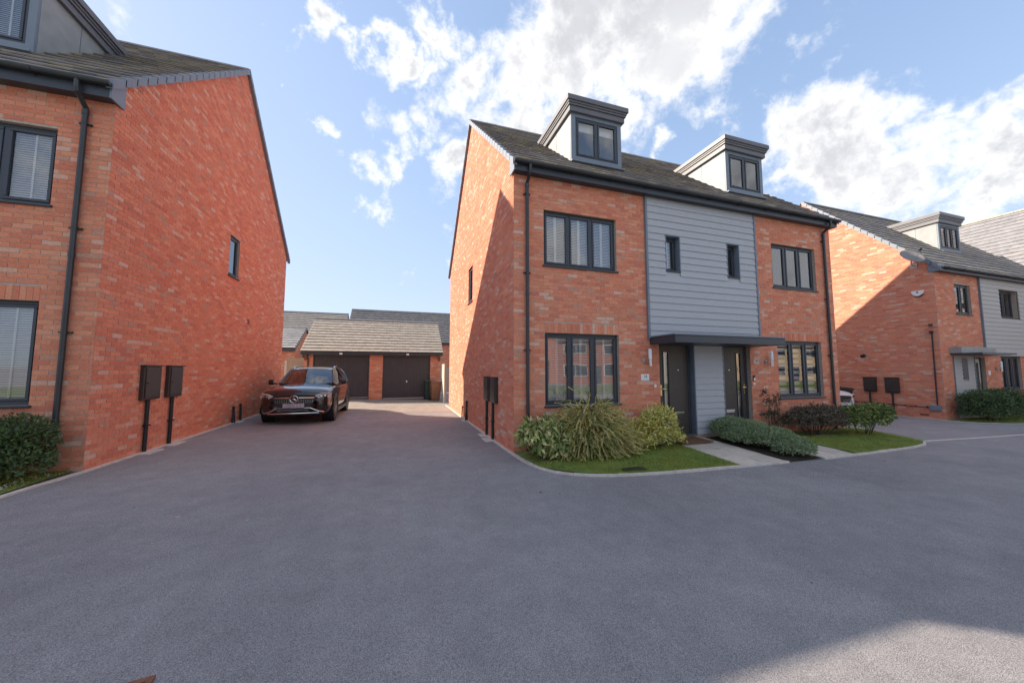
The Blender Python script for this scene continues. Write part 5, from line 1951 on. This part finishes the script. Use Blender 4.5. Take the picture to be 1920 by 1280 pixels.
# =================================================================== cars
def car(label, cx, cy, paint, yaw=0.0, emblem=True, scale=1.0):
    """cy: middle of the car; it faces -y (towards the road)"""
    z0 = ground_z(cx)
    M = Matrix.Translation((cx, cy, z0)) @ Matrix.Rotation(yaw, 4, 'Z') @ Matrix.Scale(scale, 4)
    T = lambda x, f, z: tuple(M @ Vector((x, -f, z)))
    t = thing('parked_car', (cx, cy, z0), label, 'car', 'cars parked on the drives')
    st = [(2.215, .58, .34, .50, .66, .68), (2.19, .74, .27, .52, .80, .83), (2.08, .84, .22, .56, .90, .945), (1.90, .895, .20, .6, .955, 1.00), (1.5, .915, .19, .62, .985, 1.045),
          (1.05, .917, .19, .62, 1.01, 1.09), (.8, .917, .19, .62, 1.02, 1.10), (.4, .917, .19, .62, 1.03, 1.06), (-.4, .917, .19, .62, 1.045, 1.06), (-1.2, .915, .19, .62, 1.06, 1.075),
          (-1.75, .90, .22, .62, 1.07, 1.09), (-2.05, .86, .27, .62, 1.05, 1.07), (-2.17, .78, .33, .6, .98, 1.0), (-2.20, .66, .40, .6, .86, .87)]
    rows = []
    for f, w, zb, zm, zs, zt in st:
        half = [(0, zb), (w * .8, zb), (w * .985, zb + .12), (w, zm), (w * .99, zs - .13), (w * .955, zs - .03), (w * .84, zs + .01), (w * .45, zt), (0, zt + .006)]
        full = [(-x, z) for x, z in half[::-1][:-1]] + half
        full = half[:0] + [(-x, z) for x, z in reversed(half)][:-1] + half if False else full
        rows.append([T(x, f, z) for x, z in full])
    m = MB()
    m.grid(rows)
    k = len(rows[0])
    m.f.append(tuple(range(k))); m.f.append(tuple(len(m.v) - k + i for i in range(k))[::-1])
    body = m.build('body', paint, t, smooth=True, subsurf=2)
    # glasshouse
    def arc(f0, fc, hw, z, n=8, dz=0.0):
        return [(hw * (2 * i / n - 1), f0 + (fc - f0) * (1 - (2 * i / n - 1) ** 2), z + dz * (1 - (2 * i / n - 1) ** 2)) for i in range(n + 1)]
    def surf(name, curves, mat, par):
        m = MB(); m.grid([[T(*p) for p in c] for c in curves])
        return m.build(name, mat, par, smooth=True)
    ws = []
    for i in range(7):
        a = i / 6
        ws.append(arc(.80 - .68 * a, .98 - .70 * a, .735 - .145 * a, 1.075 + .43 * a + .02 * math.sin(math.pi * a), 10, .015 + .02 * a))
    surf('windscreen', ws, M_CARGLASS, t)
    rf = []
    for f, hw, z in ((.12, .59, 1.505), (-.1, .60, 1.545), (-.5, .605, 1.575), (-1.0, .60, 1.57), (-1.45, .58, 1.54), (-1.8, .555, 1.49)):
        rf.append(arc(f, f + .15 * (1 if f > 0 else 0), hw, z, 10, .035))
    surf('roof', rf, paint, t)
    rw = []
    for i in range(5):
        a = i / 4
        rw.append(arc(-1.8 - .30 * a, -1.84 - .32 * a, .555 + .13 * a, 1.49 - .38 * a, 8, .03 * (1 - a)))
    surf('rear_window', rw, M_CARGLASS, t)
    for s in (-1, 1):
        top = [(.12, .59, 1.505), (-.1, .60, 1.545), (-.5, .605, 1.572), (-1.0, .60, 1.565), (-1.45, .58, 1.535), (-1.8, .555, 1.49)]
        bot = [(.80, .76, 1.06), (.45, .84, 1.045), (-.3, .865, 1.055), (-1.0, .86, 1.07), (-1.6, .83, 1.09), (-2.05, .70, 1.10)]
        rows = [[T(s * (b[1] + (a_[1] - b[1]) * q + .02 * math.sin(math.pi * q)), b[0] + (a_[0] - b[0]) * q, b[2] + (a_[2] - b[2]) * q) for a_, b in zip(top, bot)] for q in (0, .33, .66, 1)]
        m = MB(); m.grid(rows); m.build('side_window', M_CARGLASS, t, smooth=True)
        MB().tube([T(s * .745, .83, 1.07), T(s * .68, .46, 1.31), T(s * .60, .12, 1.51)], .033, 8).build('pillar', paint, t)
        MB().tube([T(s * .865, -.42, 1.05), T(s * .74, -.50, 1.40), T(s * .61, -.52, 1.57)], .026, 6).build('pillar', M_BLACKPL, t)
        MB().tube([T(s * .83, -1.55, 1.08), T(s * .70, -1.62, 1.36), T(s * .565, -1.72, 1.50)], .06, 6).build('pillar', paint, t)
        MB().tube([T(s * .60, .10, 1.52), T(s * .61, -.5, 1.585), T(s * .585, -1.45, 1.55), T(s * .56, -1.78, 1.50)], .022, 6).build('roof_edge', paint, t)
        MB().tube([T(s * .60, -.05, 1.56), T(s * .615, -.15, 1.615), T(s * .615, -.7, 1.635), T(s * .60, -1.35, 1.605), T(s * .58, -1.5, 1.555)], .016, 8).build('roof_rail', M_CHROME, t)
        # belt trim
        MB().tube([T(s * .77, .80, 1.06), T(s * .872, .2, 1.045), T(s * .885, -.6, 1.06), T(s * .86, -1.5, 1.08)], .010, 6).build('belt_trim', M_CHROME, t)
        # mirror
        m = MB()
        rowsm = []
        for i in range(6):
            a = math.pi * i / 5
            rowsm.append([T(s * (.955 + .13 * (j / 4)), .62 + .055 * math.sin(a) * (1 - .3 * j / 4) , 1.10 + .075 * math.cos(a) * (1 - .15 * j / 4) + .02) for j in range(5)])
        m.grid(rowsm)
        k2 = len(m.v)
        mir = m.build('mirror', M_BLACKPL if paint is M_CARBLACK else paint, t, smooth=True, solid=.03)
        MB().tube([T(s * .86, .60, 1.06), T(s * .97, .60, 1.09)], .022, 8).build('mirror_arm', M_BLACKPL, mir)
        # door handles, sill
        for f in (-.25, -1.15):
            MB().tube([T(s * .925, f, .90), T(s * .938, f - .10, .905), T(s * .925, f - .20, .91)], .013, 6).build('door_handle', M_CHROME, t)
        MB().box((-.03, -1.0, .20), (.03, 1.0, .33), M @ Matrix.Translation((s * .90, 0, 0))).build('sill', M_BLACKPL, t, bevel=.02)
        # wheels and arches
        for f in (1.36, -1.37):
            w = MB()
            prof = [(.225, -.10), (.30, -.112), (.335, -.095), (.345, -.05), (.345, .05), (.335, .095), (.30, .112), (.225, .10)]
            rows = []
            for i in range(33):
                a = 2 * math.pi * i / 32
                rows.append([T(s * (.815 + d), f + rr * math.cos(a), .345 + rr * math.sin(a)) for rr, d in prof])
            w.grid(rows)
            wh = thing_part('wheel', t, T(s * .815, f, .345))
            w.build('tyre', M_RUBBER, wh, smooth=True)
            rm = MB()
            rm.tube([T(s * .83, f, .345), T(s * .90, f, .345)], .055 * scale, 14)
            for q in range(10):
                a = 2 * math.pi * (q // 2) / 5 + (.16 if q % 2 else -.16)
                c, sn = math.cos(a), math.sin(a)
                rm.tube([T(s * .905, f + .04 * c, .345 + .04 * sn), T(s * .90, f + .225 * c, .345 + .225 * sn)], [.020 * scale, .016 * scale], 6)
            ring = [T(s * .900, f + .222 * math.cos(2 * math.pi * i / 28), .345 + .222 * math.sin(2 * math.pi * i / 28)) for i in range(29)]
            rm.tube(ring, .014 * scale, 6, caps=False)
            rm.build('rim', M_STEEL, wh)
            MB().tube([T(s * .80, f, .345), T(s * .86, f, .345)], .215 * scale, 24).build('brake_disc', M_BLACKPL, wh)
            ar = MB()
            rows = []
            for i in range(21):
                a = math.pi * (-.06 + 1.12 * i / 20)
                rows.append([T(s * xx, f + rr * math.cos(a), .345 + rr * math.sin(a)) for rr, xx in ((.375, .80), (.375, .925), (.395, .935), (.44, .932), (.455, .915))])
            ar.grid(rows)
            ar.build('wheel_arch', M_BLACKPL, t, smooth=True)
            dk = MB()
            dk.tube([T(s * .60, f, .355), T(s * .921, f, .355)], .378 * scale, 32)
            dk.build('wheel_well', M_BLACKPL, t)
    # ---- front
    def cf(x):                                            # how the nose wraps round
        x = abs(x)
        K = [(0, 2.235), (.4, 2.226), (.58, 2.20), (.70, 2.165), (.78, 2.125), (.84, 2.07), (.92, 1.93)]
        for (a, fa), (b, fb) in zip(K, K[1:]):
            if x <= b:
                return fa + (fb - fa) * (x - a) / (b - a)
        return 1.93
    def panel(name, poly, d0, d1, mat, par=t):
        """poly of (x,z) laid on the curved nose between offsets d0..d1"""
        m = MB()
        n = len(poly)
        A = [T(x, cf(x) + d1, z) for x, z in poly]
        Bk = [T(x, cf(x) + d0, z) for x, z in poly]
        k = len(m.v)
        m.v += A + Bk; m.c += [None] * (2 * n)
        m.f.append(tuple(range(n)))
        for i in range(n):
            j = (i + 1) % n
            m.f.append((i, j, n + j, n + i))
        return m.build(name, mat, par)
    panel('grille', [(-.50, .80), (-.56, .70), (-.42, .56), (0, .545), (.42, .56), (.56, .70), (.50, .80), (0, .825)], -.05, .006, M_BLACKPL)
    for s in (-1, 1):
        for z in (.735,):
            panel('grille_bar', [(s * .11, z - .016), (s * .48, z - .014), (s * .50, z + .012), (s * .11, z + .018)], .0, .022, M_CHROME)
        for q in range(7):
            x = s * (.12 + q * .055)
            m = MB().tube([T(x, cf(x) + .012, .575 + .004 * q), T(x, cf(x) + .012, .69)], .006 * scale, 5)
            m.build('grille_pin', M_CHROME, t)
        lampm = panel('headlight', [(s * .50, .775), (s * .60, .715), (s * .84, .725), (s * .86, .80), (s * .80, .865), (s * .62, .835)], -.06, .016, M_HEADLAMP)
        for q, (hx, hz) in enumerate(((.66, .775), (.75, .785))):
            MB().tube([T(s * hx, cf(hx) + .012, hz), T(s * hx, cf(hx) + .024, hz)], .032 * scale, 12).build('projector', M_CHROME, lampm)
        MB().tube([T(s * .52, cf(.52) + .02, .79), T(s * .64, cf(.64) + .024, .838), T(s * .80, cf(.80) + .02, .862)], .009 * scale, 6).build('light_strip', M_WHITE, lampm)
        panel('air_intake', [(s * .56, .53), (s * .80, .56), (s * .84, .42), (s * .66, .38)], -.04, .014, M_BLACKPL)
        MB().tube([T(s * .40, cf(.40) + .02, .45), T(s * .60, cf(.60) + .022, .36), T(s * .74, cf(.74) + .02, .33)], .014 * scale, 6).build('bumper_trim', M_CHROME, t)
    panel('lower_grille', [(-.52, .43), (-.62, .33), (.62, .33), (.52, .43)], -.04, .010, M_BLACKPL)
    m = MB().tube([T(x, cf(x) + .018, .315) for x in (-.62, -.4, -.2, 0, .2, .4, .62)], .020 * scale, 8)
    m.build('skid_trim', M_CHROME, t)
    m = MB().tube([T(x, cf(x) + .018, .455) for x in (-.40, -.2, 0, .2, .40)], .011 * scale, 8)
    m.build('bumper_trim', M_CHROME, t)
    MB().box((-.26, -(cf(0) + .045), .47), (.26, -(cf(0) + .022), .58), M).build('number_plate', M_PLATE, t)
    if emblem:
        ring = [T(.095 * math.sin(2 * math.pi * i / 28), cf(0) + .035, .70 + .095 * math.cos(2 * math.pi * i / 28)) for i in range(29)]
        e = MB().tube(ring, .011 * scale, 6, caps=False).build('emblem', M_CHROME, t)
        m = MB()
        c = Vector((0, cf(0) + .037, .70))
        for q in range(3):
            a = 2 * math.pi * q / 3
            tip = (.088 * math.sin(a), .088 * math.cos(a))
            l = (.020 * math.sin(a + math.pi / 3), .020 * math.cos(a + math.pi / 3))
            r_ = (.020 * math.sin(a - math.pi / 3), .020 * math.cos(a - math.pi / 3))
            m.quad(T(tip[0], c.y, .70 + tip[1]), T(l[0], c.y, .70 + l[1]), T(0, c.y + .012, .70))
            m.quad(T(0, c.y + .012, .70), T(r_[0], c.y, .70 + r_[1]), T(tip[0], c.y, .70 + tip[1]))
        m.build('emblem_star', M_CHROME, e)
        MB().tube([T(0, cf(0) + .004, .70), T(0, cf(0) + .028, .70)], .092 * scale, 24).build('emblem_disc', M_BLACKPL, e)
    # dark cabin: seats and dashboard
    m = MB()
    m.box((-.72, -.86, .95), (.72, -.55, 1.09), M)
    for x in (-.38, .38):
        m.box((x - .23, .05, .6), (x + .23, .22, 1.20), M); m.box((x - .12, .10, 1.20), (x + .12, .20, 1.38), M)
    m.box((-.6, 1.0, .6), (.6, 1.15, 1.25), M)
    m.build('interior', M_BLACKPL, t)
    return t


def thing_part(name, parent, loc):
    o = bpy.data.objects.new(name, None)
    o.empty_display_size = .1
    return place(o, Vector(loc), parent)


car('glossy black compact SUV with chrome grille parked on the drive', -2.74, 13.86, M_CARBLACK, R(0), True, 1.03)
car('white car mostly hidden behind the corner shrubs and downpipe', 15.55, 11.0, M_CARWHITE, R(-4), False, 1.0)


# =================================================================== across the road, behind the camera (seen in the windows)
def opposite():
    o = sheet('verge', -60, 60, -21, -9, M_LAWN, .02, 30, 4)
    tag(o, kind='structure')
    for i, (x0, x1, mat, lab) in enumerate(((-26, -15, M_RENDERW, 'cream rendered house across the road opposite the blank-sided house'), (-10, 0, M_OPPBRICK, 'red brick house across the road opposite the drive'),
                                            (4, 14, M_RENDERW, 'cream rendered house across the road opposite the two dark doors'), (18, 29, M_OPPBRICK, 'red brick house across the road opposite the end house'),
                                            (33, 45, M_RENDERW, 'cream rendered house across the road, past the brick one opposite the end house'), (50, 66, M_OPPCREAM, 'buff house across the road at the far end of the row'))):
        y0, y1, ze, zr = -34, -25, 5.2, 8.8
        h = thing('opposite_house', ((x0 + x1) / 2, -29.5, 0), lab, 'house', 'houses across the road')
        m = MB()
        for p in (((x0, y1), (x1, y1)), ((x1, y1), (x1, y0)), ((x1, y0), (x0, y0)), ((x0, y0), (x0, y1))):
            (a, b), (c, d) = p
            m.quad((a, b, -.3), (c, d, -.3), (c, d, ze), (a, b, ze))
        m.quad((x0, y0, ze), (x0, y1, ze), (x0, (y0 + y1) / 2, zr)); m.quad((x1, y0, ze), (x1, y1, ze), (x1, (y0 + y1) / 2, zr))
        m.build('wall', mat, h)
        m = MB()
        m.quad((x0 - .2, y1 + .3, ze - .15), (x1 + .2, y1 + .3, ze - .15), (x1 + .2, (y0 + y1) / 2, zr + .05), (x0 - .2, (y0 + y1) / 2, zr + .05))
        m.quad((x0 - .2, y0 - .3, ze - .15), (x1 + .2, y0 - .3, ze - .15), (x1 + .2, (y0 + y1) / 2, zr + .05), (x0 - .2, (y0 + y1) / 2, zr + .05))
        m.build('roof', M_OPPROOF, h)
        F = Face((0, y1), (-1, 0, 0), (0, 1, 0))
        w = x1 - x0
        for q in (.1, .6):
            for z0, z1 in ((.9, 2.3), (3.5, 4.7)):
                a = -(x0 + w * q + w * .28)
                m = MB(); F.box(m, a, a + w * .28, .0, .05, z0, z1); wn = m.build('window', M_WHITE, h)
                m = MB(); F.box(m, a + .08, a + w * .14 - .04, .051, .06, z0 + .08, z1 - .08); F.box(m, a + w * .14 + .04, a + w * .28 - .08, .051, .06, z0 + .08, z1 - .08); m.build('pane', M_BLACKPL, wn)
        m = MB(); a = -(x0 + w * .55); F.box(m, a, a + 1.0, 0, .06, 0, 2.1); m.build('door', M_FRAME, h)


M_OPPBRICK = pbr('far_brick', (.45, .16, .095), .85, noise=.2, nscale=6)
M_OPPCREAM = pbr('buff_render', (.66, .50, .32), .85, noise=.1, nscale=3)
M_OPPROOF = pbr('far_roof', (.17, .155, .14), .8, noise=.2, nscale=3)
opposite()


# a few fallen leaves, grit and pale stones lying on the tarmac
m = MB()
rr = random.Random(77)
for i in range(170):
    x, y = rr.uniform(-4, 10), rr.uniform(1.4, 11) if i % 3 else rr.uniform(4.4, 4.85)
    if y > 4.85 and x > 2.1:
        continue
    z = ground_z(x) + .004
    k = rr.uniform(.006, .016) if i % 9 else rr.uniform(.02, .035)
    an = rr.uniform(0, 6.28)
    c, sn = math.cos(an) * k, math.sin(an) * k
    m.col = rr.choice([(.62, .58, .50), (.5, .46, .4), (.30, .20, .10), (.36, .27, .15), (.10, .09, .08)])
    m.quad((x - c, y - sn, z), (x + sn * .5, y - c * .5, z + .003), (x + c, y + sn, z + k * .3), (x - sn * .5, y + c * .5, z + .002))
tag(m.build('litter', M_SLAB), kind='stuff')
